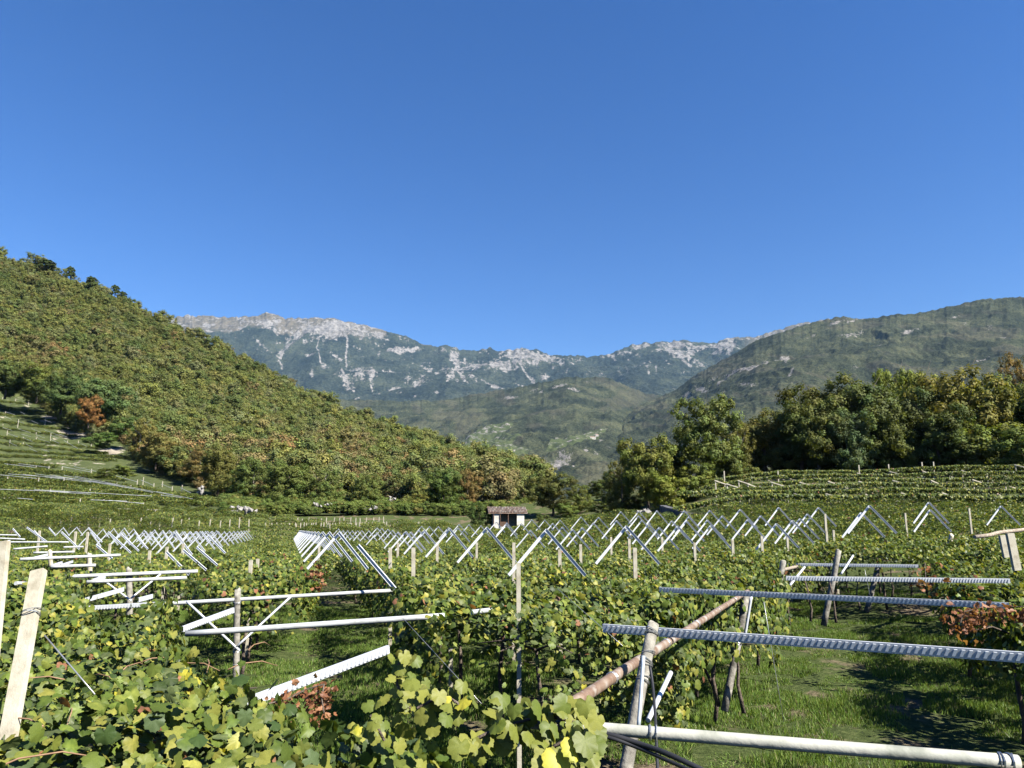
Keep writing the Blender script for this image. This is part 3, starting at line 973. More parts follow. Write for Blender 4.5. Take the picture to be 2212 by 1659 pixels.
bands = [(0.9, 4.6, 640, 'vine', 0.094, 0.17, 0.48), (4.6, 9.5, 520, 'vine', 0.095, 0.2, 0.5), (9.5, 15.5, 430, 'mid', 0.105, 0.22, 0.52), (15.5, 34.5, 330, 'quad', 0.115, 0.22, 0.55)]
per = {}
beyond = []
for y0, y1, dens, kind, size, thick, jit in bands:
    P, Nn, sz = make_leaves(y0, y1, dens, kind, size, thick, jit)
    uu_, vv_ = proj(P[:, 0], P[:, 1], P[:, 2])
    outside = (uu_ > 2290) | (uu_ < -90) | (vv_ > 1760)
    beyond.append((kind, P[outside], Nn[outside], sz[outside]))
    P, Nn, sz = P[~outside], Nn[~outside], sz[~outside]
    near = np.zeros(len(P), int)
    for s in range(0, len(P), 20000):
        d2 = ((P[s:s + 20000, None, :2] - stems[None, :, :2]) ** 2).sum(-1)
        near[s:s + 20000] = d2.argmin(1)
    yl = 0.006 + 0.06 * np.clip((fbm2(P[:, 0] * 0.5, P[:, 1] * 0.5, 1.0, 3, 77.0) - 0.5) * 4, 0, 1)
    for i in np.unique(near):
        m = near == i
        per.setdefault(i, []).append((kind, P[m], Nn[m], sz[m], yl[m]))

vs, fs, cs, off = [], [], [], 0
for kind, P, Nn, sz in beyond:
    V, F, cc = scatter('quad', P, Nn, sz * 1.15, vine_cols(len(P)))
    vs.append(V); fs.append(F + off); cs.append(cc); off += len(V)
tag(link('vine_canopy', npmesh('vine_canopy', np.concatenate(vs), np.concatenate(fs), M['leaf_far'], np.concatenate(cs))), 'vine canopy carrying on past the edges of the picture', 'vines', kind='stuff')

# shared single leaves for the closest vines
LV, LF = leaf_shape('vine')
leaf_meshes = []
for i, c in enumerate([(0.070, 0.098, 0.020), (0.105, 0.135, 0.026), (0.150, 0.168, 0.034), (0.045, 0.075, 0.022), (0.20, 0.205, 0.045), (0.075, 0.108, 0.045), (0.12, 0.142, 0.032), (0.42, 0.38, 0.05), (0.20, 0.10, 0.06)]):
    V = LV.copy()
    V[:, 2] *= rng.uniform(0.5, 1.8)
    V[:, 2] += 0.06 * np.sin(V[:, 0] * rng.uniform(4, 9) + i) * (1 if i < 8 else 2.4)
    cc = np.tile(np.array(c), (len(V), 1))
    cc[0] *= 1.1
    if i == 7:
        cc[1:8] *= (0.75, 0.85, 0.8)
    leaf_meshes.append(npmesh('leaf', V, LF, M['leaf'], cc))

ORD = 'first second third fourth fifth sixth seventh eighth ninth tenth eleventh twelfth thirteenth fourteenth fifteenth sixteenth seventeenth eighteenth nineteenth twentieth'.split()
ORD += ['twenty-' + o for o in ORD[:9]] + ['thirtieth'] + ['thirty-' + o for o in ORD[:9]] + ['fortieth'] + ['forty-' + o for o in ORD[:9]] + ['fiftieth'] + ['fifty-' + o for o in ORD[:9]]


def trunk_mesh(name, h, seed, r=0.03):
    rr = random.Random(seed)
    m = MB()
    x = y = 0.0
    pts, rs = [], []
    for k in range(6):
        pts.append((x, y, h * k / 5))
        rs.append(r * (1.35 - 0.6 * k / 5))
        x += rr.uniform(-.05, .05)
        y += rr.uniform(-.05, .05)
    m.tube(pts, rs, 6)
    top = Vector(pts[-1])
    for k in range(3):
        a = rr.uniform(0, 6.28)
        p2 = top + Vector((math.cos(a) * .35, math.sin(a) * .35, .12))
        m.tube([top, p2, p2 + Vector((math.cos(a) * .4, math.sin(a) * .4, -.05))], [r * .6, r * .4, r * .2], 5)
    return m.mesh(name, M['bark'], True)


trunks = [trunk_mesh('trunk', 1.55, k) for k in range(5)]
stem_order = sorted(per, key=lambda i: stems[i, 1])
close_ids = [i for i in stem_order if stems[i, 1] < 6.5][:10]
row_count = {}
for i in stem_order:
    sx, sy, li = stems[i]
    li = int(li)
    g0 = gz1(sx, sy)
    t = empty('grapevine', (sx, sy, g0), 0)
    row_count[li] = row_count.get(li, 0) + 1
    lat = POSTLAT[li]
    rn_ = int(round((lat - 3) / 3.65))
    rowname = 'first pergola row right of' if rn_ == 0 else 'first pergola row left of' if rn_ == -1 else '%s pergola row %s of' % (ORD[rn_] if rn_ > 0 else ORD[-rn_ - 1], 'right' if rn_ > 0 else 'left')
    tag(t, 'grapevine, %s from the front, %s the leafy tunnel' % (ORD[min(row_count[li] - 1, 50)], rowname), 'grapevine', 'grapevines of the pergola rows')
    tr = link('trunk', trunks[i % 5], t)
    tr.rotation_euler = (0, 0, rng.uniform(0, 6.28))
    vs, fs, cs, off = [], [], [], 0
    nleaf = 0
    for kind, P, Nn, sz, yl in per[i]:
        keep = np.ones(len(P), bool)
        if i in close_ids and kind == 'vine':
            # the leaves that show largest: nearest to the eye and highest in the canopy
            d = np.hypot(P[:, 0], P[:, 1]) - 1.2 * P[:, 2]
            take = np.argsort(d)[:max(0, min(200 - nleaf, len(P)))]
            Rm = rot_from_normals(Nn[take], rng.normal(0, .9, len(take)))
            for j, k in enumerate(take):
                q_ = rng.random()
                mi = 7 if q_ < yl[k] * 1.2 else 8 if q_ > .985 else int(rng.integers(0, 7))
                o = link('leaf', leaf_meshes[mi], t)
                mm = Matrix([list(Rm[j][r_]) for r_ in range(3)]).to_4x4()
                mm.translation = Vector(P[k]) - t.location
                o.matrix_basis = mm @ Matrix.Scale(float(sz[k]) * 1.05, 4)
            keep[take] = False
            nleaf += len(take)
        if not keep.any():
            continue
        n_ = int(keep.sum())
        col = vine_cols(n_, 0.0, 0.012)
        yy = rng.random(n_) < yl[keep]
        col[yy] = np.array((0.36, 0.33, 0.05)) * rng.uniform(0.5, 1.1, (int(yy.sum()), 1))
        V, F, cc = scatter(kind, P[keep] - np.array([sx, sy, g0]), Nn[keep], sz[keep], col)
        vs.append(V)
        fs.append(F + off)
        cs.append(cc)
        off += len(V)
    if sy < 9.0:
        for q_ in range(5):
            a0 = rng.uniform(0, 6.28)
            st = Vector((float(rng.normal(0, .5)), float(rng.normal(0, .5)), float(ztop(np.array([sx]), np.array([sy]))[0]) + float(rng.uniform(-.12, .04))))
            dv = Vector((math.cos(a0), math.sin(a0), 0))
            m = MB()
            m.tube([st, st + dv * .1 + Vector((0, 0, .03)), st + dv * .25 + Vector((0.02, 0, .03)), st + dv * .4 + Vector((0, .03, -.03))], [.005, .0045, .004, .0025], 5)
            m.build('cane', M['cane'], t, True)
    if vs:
        me = npmesh('foliage', np.concatenate(vs), np.concatenate(fs), M['leaf'] if sy < 12 else M['leaf_far'], np.concatenate(cs))
        tag(link('foliage', me, t), kind='stuff')


# ------------------------------------------------------------------ instanced masses (canopy beyond, woods, grass)
def gn_scatter(name, pts, rots, scls, idx, sources, kind='stuff'):
    coll = bpy.data.collections.new(name + '_sources')
    for k, (nm, me) in enumerate(sources):
        o = bpy.data.objects.new('%s_%02d' % (nm, k), me)
        coll.objects.link(o)
    me = bpy.data.meshes.new(name)
    n = len(pts)
    me.vertices.add(n)
    me.vertices.foreach_set('co', np.asarray(pts, np.float32).ravel())
    a = me.attributes.new('rot', 'FLOAT_VECTOR', 'POINT')
    a.data.foreach_set('vector', np.asarray(rots, np.float32).ravel())
    a = me.attributes.new('scl', 'FLOAT_VECTOR', 'POINT')
    s = np.asarray(scls, np.float32)
    if s.ndim == 1:
        s = np.repeat(s[:, None], 3, 1)
    a.data.foreach_set('vector', s.ravel())
    a = me.attributes.new('idx', 'INT', 'POINT')
    a.data.foreach_set('value', np.asarray(idx, np.int32))
    ng = bpy.data.node_groups.new(name, 'GeometryNodeTree')
    ng.interface.new_socket('Geometry', in_out='INPUT', socket_type='NodeSocketGeometry')
    ng.interface.new_socket('Geometry', in_out='OUTPUT', socket_type='NodeSocketGeometry')
    gi, go = ng.nodes.new('NodeGroupInput'), ng.nodes.new('NodeGroupOutput')
    iop = ng.nodes.new('GeometryNodeInstanceOnPoints')
    ci = ng.nodes.new('GeometryNodeCollectionInfo')
    ci.inputs['Collection'].default_value = coll
    ci.inputs['Separate Children'].default_value = True
    ci.inputs['Reset Children'].default_value = True

    def named(nm, ty):
        q_ = ng.nodes.new('GeometryNodeInputNamedAttribute')
        q_.data_type = ty
        q_.inputs['Name'].default_value = nm
        return q_.outputs['Attribute']
    iop.inputs['Pick Instance'].default_value = True
    ng.links.new(gi.outputs[0], iop.inputs['Points'])
    ng.links.new(ci.outputs[0], iop.inputs['Instance'])
    ng.links.new(named('idx', 'INT'), iop.inputs['Instance Index'])
    e2r = ng.nodes.new('FunctionNodeEulerToRotation')
    ng.links.new(named('rot', 'FLOAT_VECTOR'), e2r.inputs[0])
    ng.links.new(e2r.outputs[0], iop.inputs['Rotation'])
    ng.links.new(named('scl', 'FLOAT_VECTOR'), iop.inputs['Scale'])
    ng.links.new(iop.outputs[0], go.inputs[0])
    o = link(name, me)
    md = o.modifiers.new('scatter', 'NODES')
    md.node_group = ng
    tag(o, kind=kind)
    return o


def tile_mesh(w, l, n, size, seed, yellow=0.015, deep=0.5, lift=1.0, hump=0.0):
    """a piece of vine canopy, origin on its top"""
    global rng
    keep = rng
    rng = np.random.default_rng(seed)
    x, y = rng.uniform(-w / 2, w / 2, n), rng.uniform(-l / 2, l / 2, n)
    z = -np.abs(rng.normal(0, .16, n)) - hump * (2 * x / w) ** 2
    z += 0.3 * (fbm2(x * 1.1 + seed, y * 1.1, 1.0, 2, seed) - 0.5)
    z -= 0.45 * np.clip((.42 - fbm2(x * 1.3 + 3 * seed, y * 1.3, 1.0, 2, seed)) * 8, 0, 1)
    lo = rng.random(n) < 0.25
    z[lo] -= rng.uniform(0, deep, lo.sum())
    Nn = rng.normal(0, .5, (n, 3)) + np.array([.3, -.3, .75])
    V, F, cc = scatter('quad', np.stack([x, y, z], -1), Nn, size * rng.uniform(.6, 1.3, n), vine_cols(n, yellow, .01, lift))
    me = npmesh('canopy_tile', V, F, M['leaf_far'], cc)
    rng = keep
    return me


far_tiles = [('canopy_tile', tile_mesh(3.5, 2.8, 1150, 0.13, 100 + k, hump=.42)) for k in range(6)]
pts, rots, idx = [], [], []
for L_ in np.arange(3.0 - 3.65 * 32, 3.0 + 3.65 * 36, 3.65):
    for s_ in np.arange(30, 118, 2.3):
        p = RD * s_ + RP * L_
        if p[1] < 33.6:
            continue
        g = gz1(*p)
        u, v = proj(p[0], p[1], g + 1.9)
        if not (-120 < u < 2330):
            continue
        lim = np.interp(u, [-100, 300, 560, 1000, 1045, 1140, 1160, 1300, 1340, 1430, 1450, 3000], [95, 100, 104, 92, 83, 83, 86, 82, 76, 62, 58, 56])
        if p[1] > lim:
            continue
        if abs(p[0] * RP[0] + p[1] * RP[1] - 1.25) < 0.3:
            continue
        pts.append((p[0], p[1], g + 1.95 + rng.normal(0, .07)))
        rots.append((0, 0, -ROWAZ + (math.pi if rng.random() < .5 else 0)))
        idx.append(int(rng.integers(0, 6)))
tag(gn_scatter('vineyard_canopy', pts, rots, np.ones(len(pts)), idx, far_tiles), 'continuous green vine canopy filling the far half of the pergola field', 'vines')


# vine rows on the slope at the right, one object per row
def strip_row(name, path, width, step, tiles, label, group, cat='vine row', drop=1.7, s=1.0, jit=0.05):
    V_, F_, C_, off = [], [], [], 0
    base_ = Vector(path[0])
    rr = rng
    n = 0
    for a, b in zip(path, path[1:]):
        a, b = Vector(a), Vector(b)
        L2 = (b - a).length
        k = max(1, int(L2 * step))
        t_ = rr.random(k)
        c = np.array(a)[None] * (1 - t_[:, None]) + np.array(b)[None] * t_[:, None]
        dirv = (b - a).normalized()
        side = np.array([-dirv.y, dirv.x, 0])
        w_ = rr.uniform(-1, 1, k) * width * (1 + .25 * np.sin(t_ * 9))
        h = -np.abs(rr.normal(0, 1, k)) * 0.07 - (w_ / width) ** 2 * 0.05
        fr_ = rr.random(k) < 0.30
        w_[fr_] = -width * rr.uniform(.93, 1.05, fr_.sum())
        h[fr_] = -rr.uniform(0, .36, fr_.sum())
        P = c + w_[:, None] * side[None] * (1 if side[1] > 0 else -1)
        P[:, 2] += h + 0.16 * (fbm2(P[:, 0] * .8, P[:, 1] * .8, 1.0, 2, 5.5) - .5)
        Nn = rr.normal(0, .5, (k, 3)) + np.array([.3, -.4, .6])
        Nn[fr_] += np.array([.2, -.9, -.3])
        V, F, cc = scatter('quad', P - np.array(base_), Nn, s * 0.2 * rr.uniform(.6, 1.3, k), vine_cols(k, .03, .01, .92))
        V_.append(V); F_.append(F + off); C_.append(cc); off += len(V)
    me = npmesh(name, np.concatenate(V_), np.concatenate(F_), M['leaf_far'], np.concatenate(C_))
    t = empty('vine_row', base_)
    tag(t, label, cat, group)
    tag(link('foliage', me, t), kind='stuff')
    return t


# rows follow the slope across the view; k from the bottom
NR = 6
for k in range(NR):
    f_ = k / (NR - 1)
    path = []
    for u in np.linspace(1455 + 75 * f_, 2330, 18):
        d = (57 + (86 - 57) * f_) + (u - 1900) * -0.004
        x_, _ = ray(u, 1050)
        X, Y = float(x_) * d, d
        path.append((X, Y, gz1(X, Y) + 2.05 + 0.06 * math.sin(u * .02 + k)))
    strip_row('vine_row', path, 2.2, 330, None, 'vine row across the right slope, %s row up from the foot' % ORD[k], 'vine rows climbing the slope under the tall trees')

# ------------------------------------------------------------------ trees
def crown_arrays(seed, lobes, nleaf, size, flat=1.0, hole=0.0, kind='quad', spread=1.0, cols=None, clumps=70, cr=0.11):
    """leaf clumps spread through a crown of unit height (z 0..1, about as wide)"""
    rg = np.random.default_rng(seed)
    cent = []
    for (cx, cy, cz, rx, ry, rz) in lobes:
        k = max(4, int(clumps * (rx * ry * rz) ** (1 / 3) * 3 / len(lobes)))
        dirs = rg.normal(0, 1, (k, 3))
        dirs /= np.linalg.norm(dirs, axis=1, keepdims=True)
        rad = rg.uniform(0.55, 1.0, (k, 1)) ** 0.5
        cent.append(np.array([cx, cy, cz]) + dirs * rad * np.array([rx, ry, rz]))
    cent = np.concatenate(cent)
    ctr = np.mean(cent, 0)
    crad = cr * rg.uniform(.6, 1.3, len(cent))
    tint = rg.uniform(0.72, 1.3, (len(cent), 1)) * np.ones((1, 3))
    tint[:, 0] *= rg.uniform(.88, 1.15, len(cent))
    w = crad ** 2
    ci = rg.choice(len(cent), nleaf, p=w / w.sum())
    d = rg.normal(0, 1, (nleaf, 3))
    d /= np.linalg.norm(d, axis=1, keepdims=True)
    d[:, 2] *= 0.9 * flat
    P = cent[ci] + d * (crad[ci] * rg.uniform(.35, 1.05, nleaf))[:, None]
    outw = cent[ci] - ctr
    Nn = d * 1.2 + outw * 1.2 + rg.normal(0, .30, (nleaf, 3)) + np.array([0, 0, .3])
    sz = size * rg.uniform(.6, 1.4, nleaf)
    base_c = np.array((0.132, 0.146, 0.052))
    col = base_c * tint[ci] * rg.uniform(.85, 1.15, (nleaf, 1))
    V0, F0 = leaf_shape(kind)
    Rm = rot_from_normals(Nn, rg.normal(0, 1.5, nleaf))
    V = np.einsum('nij,kj->nki', Rm, V0) * sz.reshape(-1, 1, 1) + P[:, None]
    k = len(V0)
    F = (F0[None] + (np.arange(nleaf) * k)[:, None, None]).reshape(-1, 3)
    return V.reshape(-1, 3), F, np.repeat(col, k, 0)


def rand_lobes(seed, n, tall=1.0, z0=0.3):
    rg = np.random.default_rng(seed)
    out = [(0, 0, z0 + (1 - z0) * .48, .36, .36, (1 - z0) * .46), (0, 0, z0 + (1 - z0) * .45, .2, .2, (1 - z0) * .4)]
    for _ in range(n):
        a = rg.uniform(0, 6.28)
        r = rg.uniform(.12, .3)
        z = rg.uniform(z0 + .06, .86)
        s_ = rg.uniform(.14, .24) * (1.15 - .6 * abs(z - .5))
        out.append((math.cos(a) * r, math.sin(a) * r, z, s_, s_, s_ * .9))
    return out


# small trees for the hillside wood
hill_src = []
brown_src = []
for k in range(9):
    V, F, cc = crown_arrays(200 + k, rand_lobes(200 + k, 4 + k % 3, z0=.0), 3000, 0.040, clumps=80, cr=.115)
    hill_src.append(('hill_tree', npmesh('hill_tree', V, F, M['wood_leaf'], cc)))
for nm_, me_ in hill_src[:4]:
    m2 = me_.copy()
    m2.materials[0] = M['brown_leaf']
    brown_src.append(('hill_tree_zb', m2))

scrub_src = []
for nm_, me_ in hill_src:
    m2 = me_.copy()
    m2.materials[0] = M['scrub_leaf']
    scrub_src.append(('scrub', m2))

n = 24000
U_ = rng.uniform(-650, 1160, n)
T_ = rng.uniform(0.03, 1.0, n) ** 0.8
P_ = leftL.pos(U_, T_)
V_px = leftL.uvd(U_, T_)[0]
ok = ~inpoly(U_, V_px + 4, TERR)
ok &= ~((V_px > 1082 + 8 * np.sin(U_ * .03)) & (U_ > 480) & (U_ < 1010))
# keep the slope behind the hut free
ok &= ~((U_ > 1085) & (V_px > 1080))
keepp = ok
P_, V_px, U_, T_ = P_[keepp], V_px[keepp], U_[keepp], T_[keepp]
dist = P_[:, 1]
# thin evenly in space by depth
pr = np.clip((dist / 300) ** 1.0, 0.3, 1.0) * 0.72
sel = rng.random(len(P_)) < pr
P_, U_, T_, V_px = P_[sel], U_[sel], T_[sel], V_px[sel]
hs = np.exp(rng.normal(1.48, .34, len(P_))).clip(2.2, 9.5) * (1 + 0.1 * (V_px > 1000))
wd = rng.uniform(0.95, 1.35, len(P_))
pat = fbm2(P_[:, 0] * .02, P_[:, 1] * .02, 1.0, 3, 9.0)
scl = np.stack([hs * wd, hs * wd, hs], -1)
rot_ = np.stack([np.zeros(len(P_)), np.zeros(len(P_)), rng.uniform(0, 6.28, len(P_))], -1)
P_[:, 2] -= 0.6
gn_scatter('hillside_woods', P_, rot_, scl, np.where(rng.random(len(P_)) < np.clip((pat - .58) * 4, 0.02, .4), 9 + rng.integers(0, 4, len(P_)), rng.integers(0, 9, len(P_))), hill_src + brown_src)

# bushes at the foot of the hill and grassy bank
n = 1300
U_ = rng.uniform(480, 1150, n)
T_ = rng.uniform(0.0, 0.10, n)
P_ = leftL.pos(U_, T_)
hs = rng.uniform(0.7, 2.0, n)
sel = rng.random(n) < np.where(U_ > 1085, .25, .8)
gn_scatter('undergrowth', P_[sel], np.stack([0 * hs, 0 * hs, rng.uniform(0, 6.28, n)], -1)[sel], np.stack([hs * 1.5, hs * 1.5, hs], -1)[sel], rng.integers(0, 9, int(sel.sum())), scrub_src)


def branch_mesh(name, seed, h, r, z0, mat, n=7, spread=0.3, lean=0.05):
    rr = random.Random(seed)
    m = MB()
    pts, rs = [], []
    x = y = 0
    for k in range(8):
        pts.append((x, y, h * (z0 + .45) * k / 7))
        rs.append(r * (1.0 - .1 * k))
        x += rr.uniform(-1, 1) * lean * h * .12
        y += rr.uniform(-1, 1) * lean * h * .12
    m.tube(pts, rs, 7)
    for k in range(n):
        j = rr.randint(3, 7)
        p = Vector(pts[j])
        a = rr.uniform(0, 6.28)
        e_ = p + Vector((math.cos(a) * spread * h, math.sin(a) * spread * h, h * rr.uniform(.12, .35)))
        mid_ = (p + e_) / 2 + Vector((0, 0, -.03 * h))
        m.tube([p, mid_, e_], [rs[j] * .6, rs[j] * .35, rs[j] * .12], 5)
    return m.mesh(name, mat, True)


crown_src = {}
for nm, (seed, lobes, nl, sz, cl, crr) in {
    'broad': (301, rand_lobes(301, 9, z0=.2), 20000, .024, 330, .075),
    'round': (302, rand_lobes(302, 7, z0=.14), 20000, .023, 300, .08),
    'tall': (303, rand_lobes(303, 8, z0=.12), 17000, .020, 300, .065),
    'loose': (304, rand_lobes(304, 10, z0=.06), 15000, .020, 260, .07),
    'bush': (305, rand_lobes(305, 6, z0=.0), 12000, .03, 180, .09)}.items():
    V, F, cc = crown_arrays(seed, lobes, nl, sz, clumps=cl, cr=crr)
    crown_src[nm] = npmesh('crown', V, F, M['tree_leaf'], cc)
branch_src = {'broad': branch_mesh('trunk', 1, 1, .028, .3, M['bark']), 'round': branch_mesh('trunk', 2, 1, .03, .25, M['bark']),
              'tall': branch_mesh('trunk', 3, 1, .02, .3, M['pale_bark']), 'loose': branch_mesh('trunk', 4, 1, .02, .3, M['pale_bark'], 9),
              'bush': branch_mesh('trunk', 5, 1, .03, .1, M['bark'])}


def tree(u, vt, vb, d, wpx, shape, tint, label, name='tree', cat='tree', group=None, hill=False):
    p = at(u, vb, d)
    if not hill:
        p[2] = gz1(p[0], p[1])
    top = at(u, vt, d)
    h = float(top[2] - p[2])
    w = wpx / 1567 * d / 0.76
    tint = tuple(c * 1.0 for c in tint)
    t = empty(name, (p[0], p[1], p[2]))
    tag(t, label, cat, group)
    c = link('crown', crown_src[shape], t)
    c.scale = (w, w, h)
    c.rotation_euler = (0, 0, rng.uniform(0, 6.28))
    c.color = (*tint, 1)
    c['kind'] = 'stuff'
    b = link('trunk', branch_src[shape], t)
    b.scale = (w * .8, w * .8, h)
    return t


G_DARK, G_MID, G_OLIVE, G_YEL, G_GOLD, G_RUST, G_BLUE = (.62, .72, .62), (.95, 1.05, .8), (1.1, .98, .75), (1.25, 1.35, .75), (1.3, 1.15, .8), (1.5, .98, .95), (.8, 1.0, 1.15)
grp = 'trees of the wood beyond the right slope'
TREES = [
    (1535, 850, 1040, 92, 158, 'tall', G_MID, 'tall loose green tree standing left of the dark wood, its trunk showing'),
    (1600, 905, 1040, 98, 80, 'loose', G_OLIVE, 'thin olive tree close behind the right side of the tall loose green tree'),
    (1655, 898, 1035, 104, 130, 'round', G_OLIVE, 'olive round tree between the tall loose tree and the dark wood'),
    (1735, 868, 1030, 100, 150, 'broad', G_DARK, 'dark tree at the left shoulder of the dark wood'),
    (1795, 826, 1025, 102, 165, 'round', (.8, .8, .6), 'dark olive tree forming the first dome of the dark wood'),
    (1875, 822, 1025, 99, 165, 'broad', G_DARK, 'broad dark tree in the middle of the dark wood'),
    (1835, 880, 1022, 95, 110, 'loose', G_BLUE, 'grey-green tree low in front of the dark wood'),
    (1950, 786, 1020, 106, 110, 'tall', G_YEL, 'pale yellow-green tree standing highest above the dark wood'),
    (2005, 790, 1020, 101, 120, 'broad', (1.3, 1.35, .75), 'bright green tree beside the pale yellow-green one'),
    (2085, 786, 1015, 96, 190, 'broad', G_GOLD, 'large golden-flecked tree at the right of the dark wood'),
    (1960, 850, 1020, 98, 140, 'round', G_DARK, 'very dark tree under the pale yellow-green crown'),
    (2030, 880, 1015, 93, 130, 'round', (.7, .8, .65), 'tree tinted dark as shade below the golden-flecked crown'),  # leaf tint lowered to suggest shade under the crowns
    (2170, 800, 1010, 102, 130, 'loose', G_MID, 'green tree behind the golden-flecked one'),
    (2215, 756, 1000, 108, 90, 'loose', (1.5, .95, .9), 'rusty brown tree at the right edge above the wood'),
    (2165, 905, 1012, 90, 150, 'bush', (1.2, 1.3, .85), 'light green leafy thicket at the right end of the slope top'),
    (2090, 935, 1014, 92, 110, 'bush', (.9, 1.0, .75), 'green bush just left of the light green thicket'),
    (2270, 820, 1005, 95, 160, 'round', (.9, 1.0, .7), 'green tree cut by the right edge of the picture'),
    (1400, 948, 1100, 88, 118, 'round', (1.1, 1.1, .7), 'yellowish green round tree at the left end of the right slope'),
    (1345, 985, 1100, 92, 84, 'loose', G_OLIVE, 'olive tree touching the left side of the yellowish round tree'),
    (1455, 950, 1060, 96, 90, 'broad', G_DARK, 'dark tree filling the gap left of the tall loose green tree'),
    (1500, 1000, 1058, 88, 90, 'bush', (1.2, 1.3, .8), 'light bushes at the foot of the tall loose green tree'),
    (1590, 975, 1040, 90, 80, 'bush', (.9, .95, .7), 'dull green bushes beneath the thin olive tree'),
    (1440, 1020, 1075, 84, 90, 'bush', (1.3, 1.35, .7), 'yellow-green bush above the left end of the vine slope'),
    (1195, 1028, 1118, 112, 100, 'round', (.78, .78, .62), 'dark olive round tree right of the stone hut'),
    (1250, 1044, 1118, 108, 62, 'loose', (1.0, 1.05, .7), 'narrow green tree right of the dark olive round tree'),
    (1300, 1035, 1112, 116, 66, 'tall', (.7, .8, .65), 'dark narrow tree in the gap behind the two narrow green trees'),
    (1330, 1010, 1108, 118, 70, 'broad', (.6, .7, .6), 'very dark tree behind the olive tree in the valley'),
    (1225, 1088, 1124, 102, 56, 'bush', (1.1, 1.3, .85), 'bright leafy shrub under the dark olive round tree'),
    (1310, 1080, 1118, 98, 70, 'bush', (1.0, 1.1, .75), 'green shrubs below the dark narrow tree'),
    (1365, 1070, 1110, 92, 60, 'bush', (.6, .7, .6), 'dark bush at the foot of the yellowish round tree'),
    (1176, 1110, 1128, 96, 34, 'bush', (.7, .8, .6), 'low dark bush beside the right wall of the hut'),
    (1036, 1084, 1132, 94, 50, 'bush', (.62, .8, .6), 'dark round bush at the left side of the stone hut'),
    (2212, 930, 1010, 88, 120, 'bush', (.95, 1.1, .75), 'tall green thicket at the far right end of the slope top'),
    (1640, 955, 1036, 107, 120, 'bush', G_DARK, 'low tree tinted dark as shade, deep in the wood behind the olive round tree'),  # from here six low trees: dark tint paints the shade inside the wood
    (1710, 940, 1030, 107, 130, 'bush', G_DARK, 'low tree tinted dark as shade, deep at the left end of the dark wood'),
    (1800, 935, 1025, 108, 150, 'bush', G_DARK, 'low tree tinted dark as shade, deep behind the first dome of the wood'),
    (1900, 935, 1022, 107, 150, 'bush', G_DARK, 'low tree tinted dark as shade, deep in the middle of the wood'),
    (2000, 940, 1018, 107, 150, 'bush', G_DARK, 'low tree tinted dark as shade, deep behind the bright green crown'),
    (2100, 930, 1015, 107, 150, 'bush', G_DARK, 'low tree tinted dark as shade, deep behind the golden-flecked crown'),
    (1770, 870, 1026, 97, 120, 'round', (.8, .85, .65), 'dark olive tree at the front of the wood, second from its left end'),
    (1920, 865, 1022, 95, 130, 'broad', (.75, .85, .65), 'dark green tree at the front middle of the wood'),
    (2140, 850, 1012, 97, 130, 'round', (.9, 1.0, .75), 'green tree at the front of the wood near its right end'),
]
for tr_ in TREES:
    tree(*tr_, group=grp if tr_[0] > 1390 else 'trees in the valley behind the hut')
HT = [(1010, 1010, 1104, 128, 74, 'loose', G_RUST, 'rust coloured tree at the hill foot left of the hut'),
      (957, 1018, 1110, 122, 84, 'round', (.72, .95, .65), 'dark green round tree beside the rust coloured one'),
      (905, 1062, 1106, 120, 50, 'bush', (1.2, 1.1, .7), 'small olive tree left of the dark green round tree'),
      (790, 1020, 1104, 124, 74, 'tall', (1.0, 1.1, .8), 'thin-stemmed green tree at the hill foot, middle'),
      (700, 1010, 1098, 124, 84, 'loose', (.95, 1.1, .8), 'thin-stemmed green tree above the white boulders, left of the middle one'),
      (620, 1000, 1098, 122, 90, 'round', (.9, 1.05, .75), 'leafy tree at the hill foot above the grass bank'),
      (545, 985, 1090, 124, 90, 'tall', (.8, .95, .7), 'dark leafy tree above the end of the terraces'),
      (470, 965, 1070, 128, 80, 'round', (1.0, .95, .7), 'olive tree at the right edge of the terraces'),
      (430, 960, 1040, 140, 80, 'loose', (1.4, 1.0, .95), 'reddish brown tree on the slope right of the terraces'),
      (335, 935, 1015, 150, 80, 'round', (1.25, 1.0, .85), 'brown-leaved tree just above the terrace corner'),
      (300, 900, 985, 165, 70, 'loose', (1.35, 1.15, .9), 'tan tree above the brown-leaved one beside the terraces'),
      (190, 858, 925, 185, 46, 'round', (1.9, .95, .9), 'small rust red tree at the terrace edge'),
      (215, 815, 920, 195, 120, 'broad', (.75, 1.0, .95), 'large bluish green tree behind the small rust red tree'),
      (130, 800, 895, 198, 90, 'broad', (.6, .8, .7), 'dark green tree above the top terrace'),
      (78, 790, 872, 205, 90, 'round', (.95, 1.0, .65), 'olive green tree over the topmost vine rows'),
      (10, 775, 862, 205, 90, 'broad', (.7, .85, .7), 'dark tree at the left edge over the top terrace'),
      (265, 900, 945, 175, 60, 'bush', (.7, .95, .7), 'dark green bush right of the small rust red tree'),
      (215, 935, 965, 168, 60, 'bush', (1.0, 1.4, 1.0), 'fresh green bush on the bare patch of the terraces'),
      (225, 1010, 1032, 128, 44, 'bush', (.8, .9, .6), 'olive bush on the bank between upper and lower terraces'),
      (265, 1005, 1028, 130, 50, 'bush', (1.15, 1.3, .8), 'bright bush beside the olive bush on the terrace bank')]
for tr_ in HT:
    tree(*tr_, group='trees at the foot of the left hill', hill=True)

